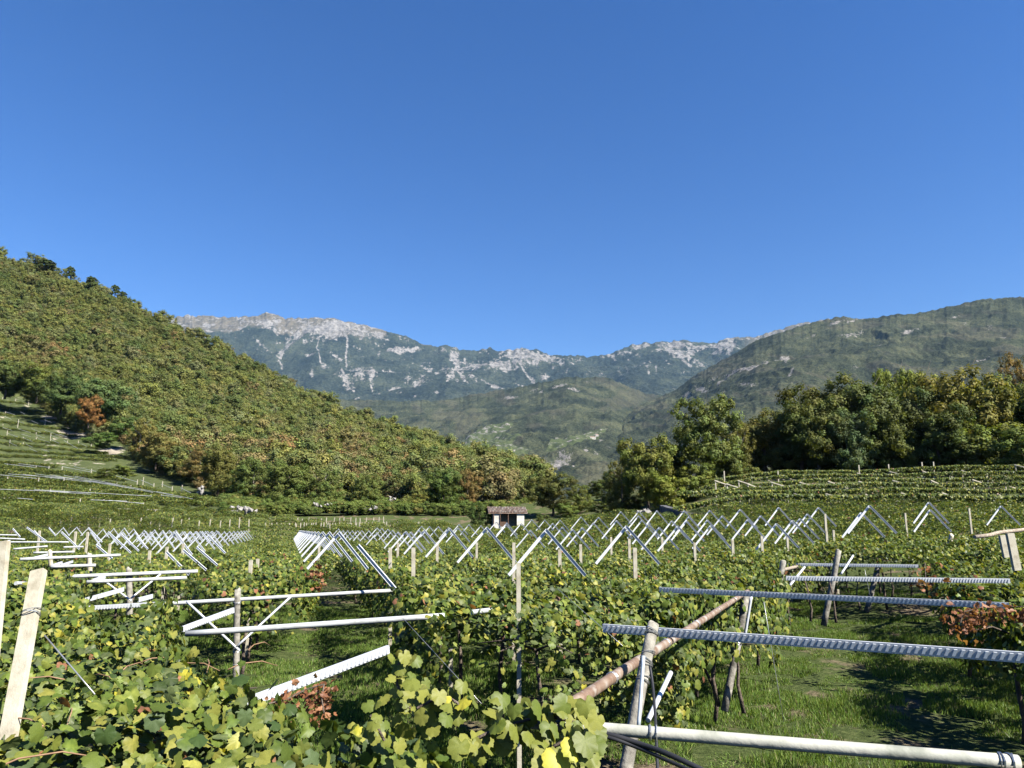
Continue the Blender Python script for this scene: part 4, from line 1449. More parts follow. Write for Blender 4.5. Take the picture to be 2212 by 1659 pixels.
# pines on the skyline
pm = MB()
pv, pf, pc, po = [], [], [], 0
rg = np.random.default_rng(9)
for k in range(7):
    z = .42 + .085 * k
    rr_ = .34 * (1 - .09 * k)
    for j in range(5):
        a = rg.uniform(0, 6.28)
        lob = [(math.cos(a) * rr_ * .7, math.sin(a) * rr_ * .7, z, .13, .13, .03)]
        V, F, cc = crown_arrays(400 + k * 7 + j, lob, 90, .05, clumps=20, cr=.05)
        pv.append(V); pf.append(F + po); pc.append(cc); po += len(V)
pine_me = npmesh('crown', np.concatenate(pv), np.concatenate(pf), M['tree_leaf'], np.concatenate(pc))
for (u, vt, vb, w, lab) in [(150, 576, 612, 24, 'umbrella-shaped dark pine standing alone on the left skyline, highest of the pines'), (196, 598, 628, 30, 'spreading dark pine second from the top of the skyline'),
                            (247, 616, 648, 24, 'dark pine third down the left skyline'), (264, 630, 655, 22, 'small dark pine lowest of the group on the left skyline'),
                            (100, 562, 590, 44, 'bushy dark pine at the top left of the skyline'), (990, 960, 1000, 22, 'small pointed pine on the low end of the left hill crest'),
                            (550, 790, 815, 40, 'dark pine halfway down the left skyline')]:
    dd = float(interp(left_crest, u, 2)) - 4
    p, t_ = at(u, vb, dd), at(u, vt, dd)
    h = float(t_[2] - p[2])
    t = empty('pine_tree', p)
    tag(t, lab, 'pine tree', 'pines on the left skyline')
    c = link('crown', pine_me, t)
    w_ = w / 1567 * dd / .7
    c.scale = (w_, w_, h)
    c.color = (.5, .62, .55, 1)
    c['kind'] = 'stuff'
    b = link('trunk', branch_src['broad'], t)
    b.scale = (w_ * .6, w_ * .6, h)

# ------------------------------------------------------------------ metal frames, posts, pipes
def span(a, b, up=(0, 0, 1)):
    """matrix whose X runs from a to b, Z as near to up as it can be; and the length"""
    a, b = Vector(a), Vector(b)
    x = (b - a)
    L_ = x.length
    x.normalize()
    up = Vector(up)
    y = up.cross(x)
    if y.length < 1e-4:
        y = Vector((0, 1, 0))
    y.normalize()
    z = x.cross(y)
    m = Matrix((x, y, z)).transposed().to_4x4()
    m.translation = a
    return m, L_


def channel_mesh(L_, w=0.062, t=0.03, ribs=False, name='slat', mat='steel'):
    """pressed steel slat: web facing the eye with two lips; ribs are raised slanting bars"""
    m = MB()
    m.box((0, -0.003, -w / 2), (L_, 0.003, w / 2))
    m.box((0, 0.003, w / 2 - 0.006), (L_, t, w / 2))
    m.box((0, 0.003, -w / 2), (L_, t, -w / 2 + 0.006))
    return m.mesh(name, M[mat])


def rib_mesh(L_, w=0.062, pitch=0.05):
    m = MB()
    x = 0.03
    h = w * .36
    while x < L_ - .05:
        a = [(x, -.0035, -h), (x + pitch * .45, -.0035, -h), (x + pitch * .45 + h * .8, -.0035, h), (x + h * .8, -.0035, h)]
        b = [(p[0] + .004, -.016, p[2] * .9) for p in a]
        m.add(a + b, [(4, 5, 6, 7), (0, 1, 5, 4), (1, 2, 6, 5), (2, 3, 7, 6), (3, 0, 4, 7)])
        x += pitch
    return m.mesh('ribs', M['rib'])


def slat(a, b, label, group=None, w=0.062, ribs=True, name='steel_profile', cat='steel profile', up=(0, 0, 1), mat='steel', pitch=.05):
    mt, L_ = span(a, b, up)
    t = empty(name, a)
    t.matrix_basis = mt
    tag(t, label, cat, group)
    link('channel', channel_mesh(L_, w, .03, name='channel', mat=mat), t)
    if ribs:
        tag(link('ribs', rib_mesh(L_, w, pitch), t), kind='stuff')
    return t


# peaked frames (two slats meeting at the top) ------------------------------------------------
HW, RISE = 0.76, 0.90
arm_L = math.hypot(HW, RISE)
arm_me = channel_mesh(arm_L, .064, .03, name='arm', mat='steel_white')
peak_first = None


def peak(p, label, group, rz=0.0, arms=(1, 1), s=1.0):
    t = empty('peaked_frame', (p[0], p[1], p[2] - RISE * s), rz)
    t.scale = (s, s, s)
    tag(t, label, 'metal frame', group)
    for k, sd in enumerate((-1, 1)):
        if not arms[k]:
            continue
        o = link('arm', arm_me, t)
        mt, _ = span((sd * HW, -.02 * sd, 0), (-.02 * sd, -.02 * sd, RISE), (0, 0, 1))
        # web turned to face along the row
        o.matrix_basis = mt
    return t


n_t = 0
rowset = [('tunnel', 1.2, 18.2, 4.4, 20, 0.0), ('second', 4.95, 14.6, 4.4, 5, 0.0), ('left', -4.4, 29.5, 4.4, 16, 0.0), ('outer', -8.1, 40, 4.4, 11, 0.0), ('outmost', -12.0, 46, 4.4, 10, 0.0)]
rowwords = {'tunnel': 'peaked metal frame over the dark leafy tunnel', 'second': 'large peaked frame in the row right of the leafy tunnel', 'left': 'peaked frame, first row left of the tunnel', 'outer': 'peaked frame, second row left of the tunnel', 'outmost': 'peaked frame, third row left of the tunnel'}
for key, lat, s0, stp, cnt, _ in rowset:
    for k in range(cnt):
        ds = s0 + stp * k
        # distance along y to distance along the row
        y_ = ds
        s_ = (y_ - RP[1] * lat) / RD[1]
        p = RD * s_ + RP * lat
        zz = gz1(*p) + 3.02
        if key != 'second':
            zz = CAMZ + 0.0 - 0.0008 * 0 + (1148 - (1149 - 3 * min(1, k / 12))) / 1567 * y_
        peak((p[0], p[1], zz), '%s, %s from the near end' % (rowwords[key], ORD[k]), 'rows of peaked metal frames above the vines', rng.normal(0, .03))


def peak_list(lst, where, group):
    for k, (u, v, h) in enumerate(sorted(lst, key=lambda q_: (-q_[2], q_[0]))):
        d = KR / h
        p = at(u, v, d)
        size = 'large' if h > 50 else 'middle-sized' if h > 34 else 'small'
        peak(p, '%s peaked metal frame %s, %s nearest' % (size, where, ORD[k]), group, rng.normal(0, .06))


peak_list([q_ for q_ in PEAKS_RIGHT if q_[0] < 1300], 'before the hut', 'peaked metal frames in front of the hut')
peak_list([q_ for q_ in PEAKS_RIGHT if 1300 <= q_[0] < 1660], 'below the left end of the slope', 'peaked metal frames below the slope, left end')
peak_list([q_ for q_ in PEAKS_RIGHT if q_[0] >= 1660], 'below the right end of the slope', 'peaked metal frames below the slope, right end')
peak_list(PEAKS_CENTRE, 'between tunnel and hut', 'peaked metal frames of the crowded zigzag')
peak_list(PEAKS_LEFT, 'in the long zigzag at the left', 'peaked metal frames of the long left zigzag')

# single leaning arms: (top u,v, bottom u,v, distance)
ARMS = [(774, 1178, 854, 1272, 14.6, 'lone leaning slat at the mouth of the leafy tunnel, foot on the long pipe'), (360, 1192, 409, 1241, 23, 'leaning slat above the end of the double pipes, left one'),
        (396, 1188, 446, 1231, 25, 'leaning slat just right of the one above the double pipes'), (425, 1182, 470, 1221, 27, 'leaning slat third right of the double pipes'), (450, 1157, 487, 1195, 30, 'leaning slat in front of the converging row'),
        (209, 1178, 243, 1207, 28, 'short leaning slat near the end of the third pipe'), (234, 1149, 283, 1194, 32, 'long leaning slat left of the long left zigzag'), (133, 1149, 172, 1186, 34, 'leaning slat right of the far left pipes'),
        (58, 1139, 101, 1170, 38, 'leaning slat at the far left, highest one'), (74, 1146, 97, 1172, 38, 'short leaning slat beside the highest far left one'), (191, 1140, 221, 1171, 40, 'leaning slat under the start of the long left zigzag'),
        (295, 1160, 320, 1186, 36, 'leaning slat under the middle of the long left zigzag'), (28, 1142, 44, 1160, 42, 'small leaning slat nearest the left edge'), (106, 1140, 120, 1156, 46, 'small leaning slat left of the long zigzag start'),
        (262, 1154, 300, 1190, 33, 'leaning slat beside the long one left of the zigzag')]
for u1, v1, u2, v2, d, lab in ARMS:
    slat(at(u2, v2, d), at(u1, v1, d + .25), lab, 'single leaning slats without a partner', ribs=False, mat='steel_white', w=.07)


def pole(a, b, r, mat, label, cat='pipe', name='horizontal_pipe', group=None, wob=0.0, n=12, seg=8, taper=1.0):
    a, b = Vector(a), Vector(b)
    m = MB()
    pts = []
    rr = random.Random(int(abs(a.x * 1000) + abs(b.z * 100)))
    for k in range(seg + 1):
        t_ = k / seg
        p = (b - a) * t_
        if wob and 0 < k < seg:
            p = p + Vector((rr.uniform(-wob, wob), rr.uniform(-wob, wob), rr.uniform(-wob, wob)))
        pts.append(p)
    m.tube(pts, [r * (1 + (taper - 1) * k / seg) for k in range(seg + 1)], n)
    o = m.build(name, M[mat], None, True, a)
    tag(o, label, cat, group)
    return o


def ring(m, c, ax, r, wr=.004, turns=2, seed=0):
    """wire wound round a pole"""
    c, ax = Vector(c), Vector(ax).normalized()
    rr = random.Random(seed)
    a = ax.cross(Vector((0.3, .2, 1))).normalized()
    b = ax.cross(a)
    for k in range(turns):
        off = ax * rr.uniform(-.03, .03)
        tl = rr.uniform(-.4, .4)
        pts = [c + off + (a * math.cos(q_) + b * math.sin(q_)) * r + ax * tl * r * math.cos(q_) for q_ in np.linspace(0, 2 * math.pi, 13)]
        m.tube(pts, wr, 4, False)


def round_post(top, bot, r, label, mat='post', square=False, name='concrete_post', cat='post', group=None, wires=(), flat=None, wr=.0035):
    """top and bottom points; parts: shaft and wire ties"""
    top, bot = Vector(top), Vector(bot)
    t = empty(name, bot)
    tag(t, label, cat, group)
    m = MB()
    if square:
        mt, L_ = span(bot, top, (0, -1, .1))
        mt.translation = Vector((0, 0, 0))
        hw, hd = (r, r * .8) if flat is None else (r, flat)
        c_ = .18 * min(hw, hd)
        for x0, x1, k in ((0, L_ - c_, 0),):
            m.box((x0, -hw, -hd), (x1, hw, hd), mt)
        m.box((L_ - c_, -hw + c_, -hd + c_), (L_, hw - c_, hd - c_), mt)
    else:
        d_ = (top - bot)
        m.tube([d_ * k / 6 + Vector((random.uniform(-1, 1), random.uniform(-1, 1), 0)) * .006 for k in range(7)] + [d_ * 1.004], [r * 1.06, r * 1.04, r * 1.02, r, r, r * .98, r * .97, r * .8], 12)
    m.build('shaft', M[mat], t, not square)
    if wires:
        for k, f_ in enumerate(wires):
            w = MB()
            ring(w, (top - bot) * f_, top - bot, r * 1.12 if not square else r * 1.25, wr, 3, k)
            w.build('wire_tie', M['wire'], t)
    return t


# --- right pergola (rows towards the far right)
bz = 2.03
rg_ = 'ribbed steel beams over the right alley'
slat(atz(1302, 1357, 2.1), atz(2260, 1424, 2.1), 'ribbed steel beam crossing the grassy alley, nearest of the row', rg_, w=.075, cat='steel beam', name='ribbed_beam')
slat(atz(1424, 1274, 2.1), atz(2180, 1309, 2.1), 'ribbed steel beam crossing the grassy alley, second nearest', rg_, w=.075, cat='steel beam', name='ribbed_beam')
slat(atz(1698, 1249, 2.1), atz(2182, 1255, 2.1), 'ribbed steel beam, third from the near side of the right alley', rg_, w=.085, cat='steel beam', name='ribbed_beam', pitch=.05)
slat(atz(1677, 1219, 2.05), atz(1984, 1223, 2.05), 'ribbed steel beam, fourth from the near side of the right alley', rg_, w=.085, cat='steel beam', name='ribbed_beam', pitch=.06)
slat(atz(1779, 1198, 2.05), atz(2006, 1200, 2.05), 'ribbed steel beam, fifth from the near side of the right alley', rg_, w=.085, cat='steel beam', name='ribbed_beam', pitch=.06)
slat(atz(1900, 1180, 2.1), atz(2024, 1179, 2.1), 'short dark steel beam half hidden in leaves, sixth of the right alley', rg_, w=.07, cat='steel beam', name='ribbed_beam', mat='steel_dark', ribs=False)
slat(atz(2056, 1158, 2.7), atz(2260, 1163, 2.7), 'dark thin steel beam at the right edge behind the cream posts', rg_, w=.06, cat='steel beam', name='ribbed_beam', mat='steel_dark', ribs=False)


def with_ties(o, a, b, fr, r):
    for k, f_ in enumerate(fr):
        w = MB()
        ring(w, (Vector(b) - Vector(a)) * f_, Vector(b) - Vector(a), r * 1.1, .003, 3, k + 11)
        w.build('wire_tie', M['wire'], o)


a, b = atz(1187, 1551, 2.04), atz(1616, 1277, 1.98)
o = pole(a, b, .036, 'rust', 'rusty brown pipe running up and away over the leaning posts', 'pipe', 'rusty_pipe', seg=14, wob=.004)
with_ties(o, a, b, (.12, .3, .37, .46, .62, .8), .036)
a, b = at(1140, 1561, 3.25), at(2200, 1647, 2.95)
o = pole(a, b, .024, 'cement_pipe', 'thick pale cement pipe across the bottom right corner', 'pipe', 'cement_pipe', seg=14, taper=1.1, n=20)
with_ties(o, a, b, (.27, .985, .975), .027)
round_post(at(1412, 1348, 5.25), at(1335, 1745, 4.75), .041, 'thick leaning grey post in front of the rusty pipe, top bare', 'grey_post', wires=(.66, .76, .80, .95), group='leaning posts of the right pergola')
round_post(at(1614, 1281, 12.2), at(1565, 1536, 11.9), .058, 'leaning grey post standing in the grass at the far end of the rusty pipe', 'grey_post', wires=(.55,), group='leaning posts of the right pergola')
round_post(at(1692, 1212, 17.5), at(1662, 1378, 17.5), .07, 'leaning grey post left of the stacked ribbed beams, half in leaves', 'grey_post', group='leaning posts of the right pergola')
round_post(at(1812, 1189, 20.0), at(1779, 1352, 20.0), .075, 'leaning grey post under the middle of the ribbed beams', 'grey_post', group='leaning posts of the right pergola', wires=(.6,))
round_post(at(1897, 1222, 22.5), at(1872, 1322, 22.5), .075, 'leaning grey post second from the right under the ribbed beams', 'grey_post', group='leaning posts of the right pergola')
round_post(at(2026, 1255, 25), at(2013, 1292, 25), .09, 'leaning grey post rightmost under the ribbed beams', 'grey_post', group='leaning posts of the right pergola')
round_post(at(2056, 1155, 24), at(2050, 1180, 24), .07, 'short white stake between leaves near the right edge', 'post', group='leaning posts of the right pergola')
pole(at(1390, 1417, 4.75), at(1379, 1575, 4.6), .012, 'steel_dark', 'thin grey steel tube tied beside the thick leaning post', 'tube', 'steel_tube')
pole(at(1449, 1453, 7.2), at(1400, 1556, 6.6), .022, 'steel', 'short light grey tube hanging right of the thick leaning post', 'tube', 'steel_tube')
pole(at(1623, 1288, 11.8), at(1609, 1375, 11.8), .022, 'steel', 'thin bright rod in front of the post at the far end of the rusty pipe', 'rod', 'steel_rod')
pole(atz(1686, 1232, 1.98), atz(1880, 1192, 2.0), .045, 'wood', 'crooked wooden pole crossing the ribbed beams', 'wooden pole', 'wooden_pole', wob=.05, seg=6)
pole(atz(1975, 1180, 2.15), atz(2088, 1165, 2.2), .05, 'wood', 'crooked wooden pole right of the crossing one, half in leaves', 'wooden pole', 'wooden_pole', wob=.05, seg=5)
pole(at(2105, 1160, 19), at(2240, 1143, 21), .05, 'wood', 'crooked pale pole at the right edge behind the cream posts', 'wooden pole', 'wooden_pole', wob=.05, seg=5)
pole(at(1738, 1225, 17), at(1706, 1265, 16.5), .025, 'steel', 'slanting thin brace left under the ribbed beams', 'brace', 'brace')
pole(at(1843, 1200, 19), at(1817, 1240, 18.5), .025, 'steel', 'slanting thin brace right under the ribbed beams', 'brace', 'brace')
round_post(at(2181, 1152, 11.5), at(2197, 1232, 11.5), .055, 'wide cream stake leaning at the right edge, taller of two', 'post', True, group='flat cream stakes at the right edge', flat=.03)
round_post(at(2164, 1156, 13), at(2174, 1204, 13), .052, 'cream stake leaning at the right edge, shorter of two', 'post', True, group='flat cream stakes at the right edge', flat=.03)


def hose(uvds, r, label):
    pts = [Vector(at(*p)) for p in uvds]
    o_ = pts[0].copy()
    sm = []
    for i in range(len(pts) - 1):
        p0, p1, p2, p3 = pts[max(i - 1, 0)], pts[i], pts[i + 1], pts[min(i + 2, len(pts) - 1)]
        for k in range(6):
            t_ = k / 6
            sm.append(0.5 * ((2 * p1) + (p2 - p0) * t_ + (2 * p0 - 5 * p1 + 4 * p2 - p3) * t_ ** 2 + (3 * p1 - p0 - 3 * p2 + p3) * t_ ** 3) - o_)
    sm.append(pts[-1] - o_)
    m = MB()
    m.tube(sm, r, 8)
    o = m.build('hose', M['hose'], None, True, o_)
    tag(o, label, 'hose')


hose([(1190, 1576, 3.3), (1250, 1574, 3.22), (1320, 1588, 3.15), (1385, 1608, 3.1), (1450, 1632, 3.0), (1540, 1675, 2.9)], .011, 'black hose slung under the cement pipe towards the bottom edge')
hose([(1200, 1580, 3.3), (1255, 1580, 3.22), (1318, 1594, 3.14), (1380, 1616, 3.1), (1440, 1642, 3.0), (1500, 1668, 2.9)], .008, 'second thinner black hose below the slung one')
hose([(1404, 1440, 4.9), (1410, 1480, 4.8), (1415, 1540, 4.6), (1418, 1600, 4.4), (1421, 1680, 4.2)], .009, 'black hose hanging down beside the thick leaning post')

# thin wires going to the ground in the right alley
for k, (u1, v1, u2, v2, d, lab) in enumerate([(1650, 1300, 1693, 1560, 9.5, 'thin wire slanting to the grass right of the leaning post'), (1868, 1230, 1882, 1300, 15, 'thin wire hanging under the ribbed beams')]):
    pole(at(u1, v1, d), at(u2, v2, d), .004, 'wire', lab, 'wire', 'wire', n=5, seg=3)

# --- left pergola: long pipes, posts, braces
pole(at(240, 1311, 13.6), at(857, 1275, 15.2), .036, 'pipe', 'long pale pipe across the open grass at the left, upper of two', group='pale pipes of the left pergola')
slat(at(-40, 1327, 13), at(335, 1305, 13.4), 'ribbed slat half buried in leaves left of the long upper pipe', ribs=True, w=.075, pitch=.05)
pole(at(401, 1369, 9.2), at(960, 1330, 9.8), .036, 'pipe', 'long pale pipe across the open grass, lower and nearer of two', group='pale pipes of the left pergola')
pole(at(1018, 1323, 10), at(1062, 1318, 10.1), .035, 'pipe', 'short pipe end showing in the leaves right of the lower pale pipe', group='pale pipes of the left pergola')
round_post(at(513, 1273, 13.4), at(510, 1492, 13.4), .055, 'whitish concrete post carrying the long upper pipe', 'grey_post', wires=(.25, .4, .86), group='concrete posts in the vineyard')
pole(at(403, 1299, 13.5), at(518, 1406, 13.2), .02, 'steel', 'slanting brace left of the whitish post', 'brace', 'brace')
pole(at(628, 1289, 13.7), at(513, 1395, 13.2), .02, 'steel', 'slanting brace right of the whitish post', 'brace', 'brace')
slat(at(396, 1359, 11.5), at(506, 1318, 12.6), 'short ribbed slat leaning against the whitish post', ribs=True, w=.085)
slat(at(530, 1520, 5.9), at(841, 1403, 7.2), 'ribbed slat sticking up out of the near leaves over the grass', ribs=True, w=.075)
round_post(at(279, 1228, 18.3), at(280, 1345, 18.3), .07, 'pale post under the double pipes at the left', 'grey_post', group='concrete posts in the vineyard')
pole(at(137, 1246, 17.5), at(427, 1234, 19), .045, 'pipe', 'pale pipe at the left, upper of the double pipes', group='pale pipes of the left pergola')
pole(at(187, 1257, 16.8), at(403, 1248, 17.8), .04, 'pipe', 'pale pipe at the left, lower of the double pipes', group='pale pipes of the left pergola')
pole(at(212, 1245, 17.8), at(284, 1298, 17.6), .022, 'steel', 'slanting brace left of the post under the double pipes', 'brace', 'brace')
pole(at(347, 1240, 18.2), at(281, 1294, 17.6), .022, 'steel', 'slanting brace right of the post under the double pipes', 'brace', 'brace')
slat(at(173, 1300, 14.5), at(268, 1273, 16), 'short slat lying on the leaves below the double pipes', ribs=False, w=.085)
slat(at(300, 1296, 15), at(330, 1288, 15.5), 'tiny slat end beside the post under the double pipes', ribs=False, w=.085)
slat(at(200, 1255, 17), at(228, 1246, 17.5), 'tiny slat end between the double pipes', ribs=False, w=.08)
pole(at(43, 1208, 22), at(260, 1199, 24), .045, 'pipe', 'third pale pipe further back at the left', group='pale pipes of the left pergola')
pole(at(110, 1224, 20.5), at(207, 1221, 21), .045, 'pipe', 'short pale pipe below the third one', group='pale pipes of the left pergola')
round_post(at(193, 1196, 24), at(195, 1240, 24), .07, 'pale post rising behind the third pale pipe', 'post', group='concrete posts in the vineyard')
round_post(at(108, 1190, 23), at(110, 1224, 23), .06, 'pale post at the left end of the short pipe', 'post', group='concrete posts in the vineyard')
slat(at(112, 1222, 21), at(135, 1215, 21.5), 'left one of two tiny slats above the short pipe', ribs=False)
slat(at(133, 1221, 21), at(158, 1213, 21.6), 'right one of two tiny slats above the short pipe', ribs=False)
slat(at(70, 1206, 22.5), at(108, 1197, 23), 'tiny slat resting on the third pale pipe', ribs=False)
for (u1, v1, u2, v2, d, lab) in [(29, 1186, 103, 1180, 28, 'pale far left pipe, fourth from the near one'), (72, 1194, 160, 1192, 26, 'pale far left pipe just behind the third'), (-20, 1171, 148, 1171, 32, 'long pale far left pipe touching the left edge'),
                                 (-20, 1162, 54, 1165, 36, 'short far left pipe above the long one'), (-20, 1155, 36, 1156, 40, 'highest far left pipe at the left edge'), (-20, 1176, 22, 1168, 30, 'slanting pipe end at the left edge'),
                                 (34, 1260, 70, 1261, 14, 'short pale pipe end in leaves near the big cream stake'), (137, 1182, 180, 1181, 29, 'short pale pipe right of the fourth one')]:
    pole(at(u1, v1, d), at(u2, v2, d + .5), .036, 'pipe', lab, group='pale pipes of the left pergola')
# big near stakes at the left
o = round_post(at(84, 1232, 4.55), at(2, 1680, 4.05), .040, 'big cream stake leaning at the left foreground with wire round it', 'post', True, flat=.022, name='cream_stake', cat='stake', wires=(.76,), wr=.003)
round_post(at(7, 1170, 5.2), at(-28, 1520, 5.0), .040, 'cream stake cut by the left edge of the picture', 'post', True, flat=.022, name='cream_stake', cat='stake')
pole(at(96, 1372, 4.4), at(205, 1500, 4.2), .004, 'wire', 'pale guy wire from the big cream stake down into the leaves', 'wire', 'wire', n=5, seg=3)
pole(at(870, 1335, 9.6), at(1040, 1520, 8.6), .003, 'wire', 'thin guy wire in front of the shaded vine row', 'wire', 'wire', n=5, seg=3)
pole(at(1205, 1272, 9.2), at(1345, 1395, 8.2), .003, 'wire', 'thin guy wire over the leaves right of the cream stake', 'wire', 'wire', n=5, seg=3)

# --- vineyard posts: (u, v top, v bottom, distance, half width, words)
POSTS = [(1120, 1216, 1532, 9.3, .034, 'tall square cream stake at the front of the middle row'), (1110, 1172, 1210, 17, .045, 'cream stake right behind the tall square one'), (893, 1183, 1428, 16.8, .05, 'cream stake left of the middle row with its foot in shade'),
    (843, 1183, 1395, 19.5, .05, 'cream stake second left of the middle row, foot in shade'), (974, 1400, 1500, 13.2, .045, 'shaded stake foot between the dark trunks'), (542, 1210, 1280, 18.5, .05, 'cream stake standing in leaves left of the tunnel'),
    (557, 1207, 1230, 22, .05, 'short cream stake just right behind the one left of the tunnel'), (1209, 1187, 1222, 18, .05, 'cream stake under the right arm of the large middle peak'), (1359, 1164, 1189, 23, .05, 'cream stake under the big right peak, left of two'),
    (1371, 1183, 1248, 17, .055, 'cream stake under the big right peak, right of two'), (1254, 1176, 1205, 21, .05, 'cream stake left of the big right peak'), (945, 1171, 1190, 24, .05, 'cream stake in the gap between two large peaks'),
    (324, 1189, 1209, 25, .05, 'short cream stake above the double pipes'), (361, 1181, 1194, 26, .05, 'short cream stake at the head of the leaning slat'), (396, 1174, 1190, 28, .05, 'short cream stake at the head of the second leaning slat'),
    (238, 1174, 1192, 29, .05, 'short cream stake above the third pale pipe'), (164, 1148, 1162, 38, .06, 'small cream stake under the long left zigzag, left'), (190, 1149, 1166, 38, .06, 'small cream stake under the long left zigzag, right'),
    (86, 1146, 1160, 40, .06, 'small cream stake by the highest leaning slat'), (1782, 1110, 1150, 30, .05, 'cream stake in the leaves under the right slope'), (1582, 1165, 1196, 24, .05, 'cream stake left of the stacked ribbed beams'),
    (1500, 1172, 1192, 24, .05, 'cream stake under the row below the slope'), (1645, 1158, 1190, 25, .05, 'cream stake under the middle-sized peak'), (1785, 1148, 1168, 28, .05, 'cream stake low in the leaves before the right slope'),
    (1800, 1145, 1165, 29, .05, 'cream stake close to the right of the low one'), (1955, 1108, 1128, 36, .05, 'cream stake between the two tall right peaks'), (1700, 1155, 1172, 28, .05, 'cream stake left under the peak pair'),
    (2093, 1098, 1112, 36, .05, 'cream stake left of the rightmost peak'), (690, 1172, 1183, 38, .06, 'cream stake close by the tunnel peaks'), (860, 1172, 1184, 34, .06, 'cream stake beneath the zigzag left of the large peaks'),
    (1030, 1172, 1190, 27, .05, 'cream stake between the second and third large peaks'), (1320, 1160, 1178, 30, .05, 'cream stake left of the big right peak, further back'), (1430, 1160, 1176, 30, .05, 'cream stake right of the big right peak')]
for k, (u, vt, vb, d, w, lab) in enumerate(POSTS):
    tp = at(u, vt, d)
    bt = at(u + (2 if k == 0 else 0), vb, d)
    g0 = gz1(tp[0], tp[1])
    bt[2] = g0 - .05
    round_post(tp, bt, w * .8, lab, 'post', True, group='concrete posts in the vineyard', wires=(.72, .55) if k == 0 else ())

# tiny white stakes of the young rows beyond the frames
stake_me = MB()
stake_me.box((-.045, -.045, 0), (.045, .045, 2.5))
stake_me = stake_me.mesh('stake', M['post'])
groups_ = [('row of tiny white stakes beyond the frames, nearest line', np.linspace(552, 950, 58), lambda u: 1133 - (u - 552) * .010, 92), ('row of tiny white stakes beyond the frames, farther line', np.linspace(520, 830, 26), lambda u: 1123 - (u - 520) * .012, 100),
           ('scattered white stakes in the left field below the terraces', np.linspace(130, 540, 20), lambda u: 1120 + (u % 37) * .25, 86)]
for words_, us, fv, d in groups_:
    for k, u in enumerate(us):
        dd = d + rng.normal(0, .8)
        u = u + rng.normal(0, 1.5)
        vt = fv(u) - rng.uniform(0, 3)
        p = at(u, vt, dd)
        o = link('vineyard_stake', stake_me, None, (p[0], p[1], p[2] - 2.45))
        o.rotation_euler = (rng.normal(0, .04), rng.normal(0, .04), rng.uniform(-.3, .3))
        side = 'left' if 'scattered' in words_ else ''
        tag(o, 'tiny white stake in the %s' % words_, 'stake', words_)

# T-posts of the slope at the right
T1 = [(580,1145),(650,1155),(720,1145),(800,1150),(890,1130),(950,1145),(1050,1130),(1125,1140),(1215,1120),(1320,1135),(1410,1110),(1520,1130),(1610,1110),(1740,1130),(1840,1105),(1990,1125),(2160,1070)]
T2 = [(360,1165),(430,1185),(500,1165),(555,1185),(630,1200),(700,1175),(790,1205),(870,1175),(955,1200),(1040,1170),(1135,1205),(1225,1170),(1355,1200),(1430,1165),(1560,1205),(1655,1165),(1825,1200),(1905,1160),(2100,1190)]
T3 = [(700,1262),(840,1245),(1030,1245),(1265,1250),(1380,1260),(1480,1240),(1635,1265),(1725,1240),(1900,1260),(1995,1225),(2190,1240),(1100,1290),(1400,1330),(1160,1345),(1780,1310),(1900,1340)]
tpost_m = MB(); tpost_m.box((-.045, -.045, 0), (.045, .045, 2.5)); tpost_me = tpost_m.mesh('shaft', M['post'])
tarm_m = MB(); tarm_m.box((-.15, -.05, -.045), (1.15, .02, .045), Matrix.Rotation(R(17), 4, 'Y')); tarm_me = tarm_m.mesh('crossarm', M['post'])
for words_, lst, d0 in (('top line', T1, 81), ('middle line', T2, 70), ('bottom line', T3, 60)):
    for k, (cx, cy) in enumerate(lst):
        u, v = 1415.7 + .36 * cx, 619.4 + .36 * cy
        d = d0 + rng.normal(0, .5)
        p = at(u, v, d)
        t = empty('arm_post', (p[0], p[1], p[2] - 2.42), rng.normal(0, .12))
        tag(t, 'white post with slanting arm on the right slope, %s, %s from the left' % (words_, ORD[k]), 'post', 'posts with slanting arms on the right slope')
        link('shaft', tpost_me, t)
        o = link('crossarm', tarm_me, t, (0, -.07, 2.42))
for k, (cx, cy0, cy1) in enumerate([(1668, 1050, 1115), (1398, 1065, 1092), (1220, 1070, 1092), (412, 1105, 1135), (735, 1105, 1125), (1598, 1052, 1066), (2112, 1085, 1100), (692, 1255, 1290), (572, 1265, 1290), (1497, 1300, 1365), (1380, 1250, 1270)]):
    u = 1415.7 + .36 * cx
    d = 84 if cy0 < 1200 else 58
    a, b = at(u, 619.4 + .36 * cy0, d), at(u, 619.4 + .36 * cy1, d)
    b[2] = min(b[2], gz1(a[0], a[1]))
    round_post(a, b, .06, 'plain upright stake on the right slope, %s' % ('above the top line, %s from the left' % ORD[sorted([1668,1398,1220,412,735,1598,2112]).index(cx)] if cy0 < 1200 else 'near the slope foot, %s from the left' % ORD[sorted([692, 572, 1497, 1380]).index(cx)]), 'post', True, group='plain stakes on the right slope')

# --- terraces at the left
def left_d(u, v):
    vb, vr = float(interp(left_foot, u, 1)), float(interp(left_crest, u, 1))
    t = min(max((vb - v) / (vb - vr), 0.0), 1.0)
    return float(leftL.uvd(np.array([float(u)]), np.array([t]))[1][0])


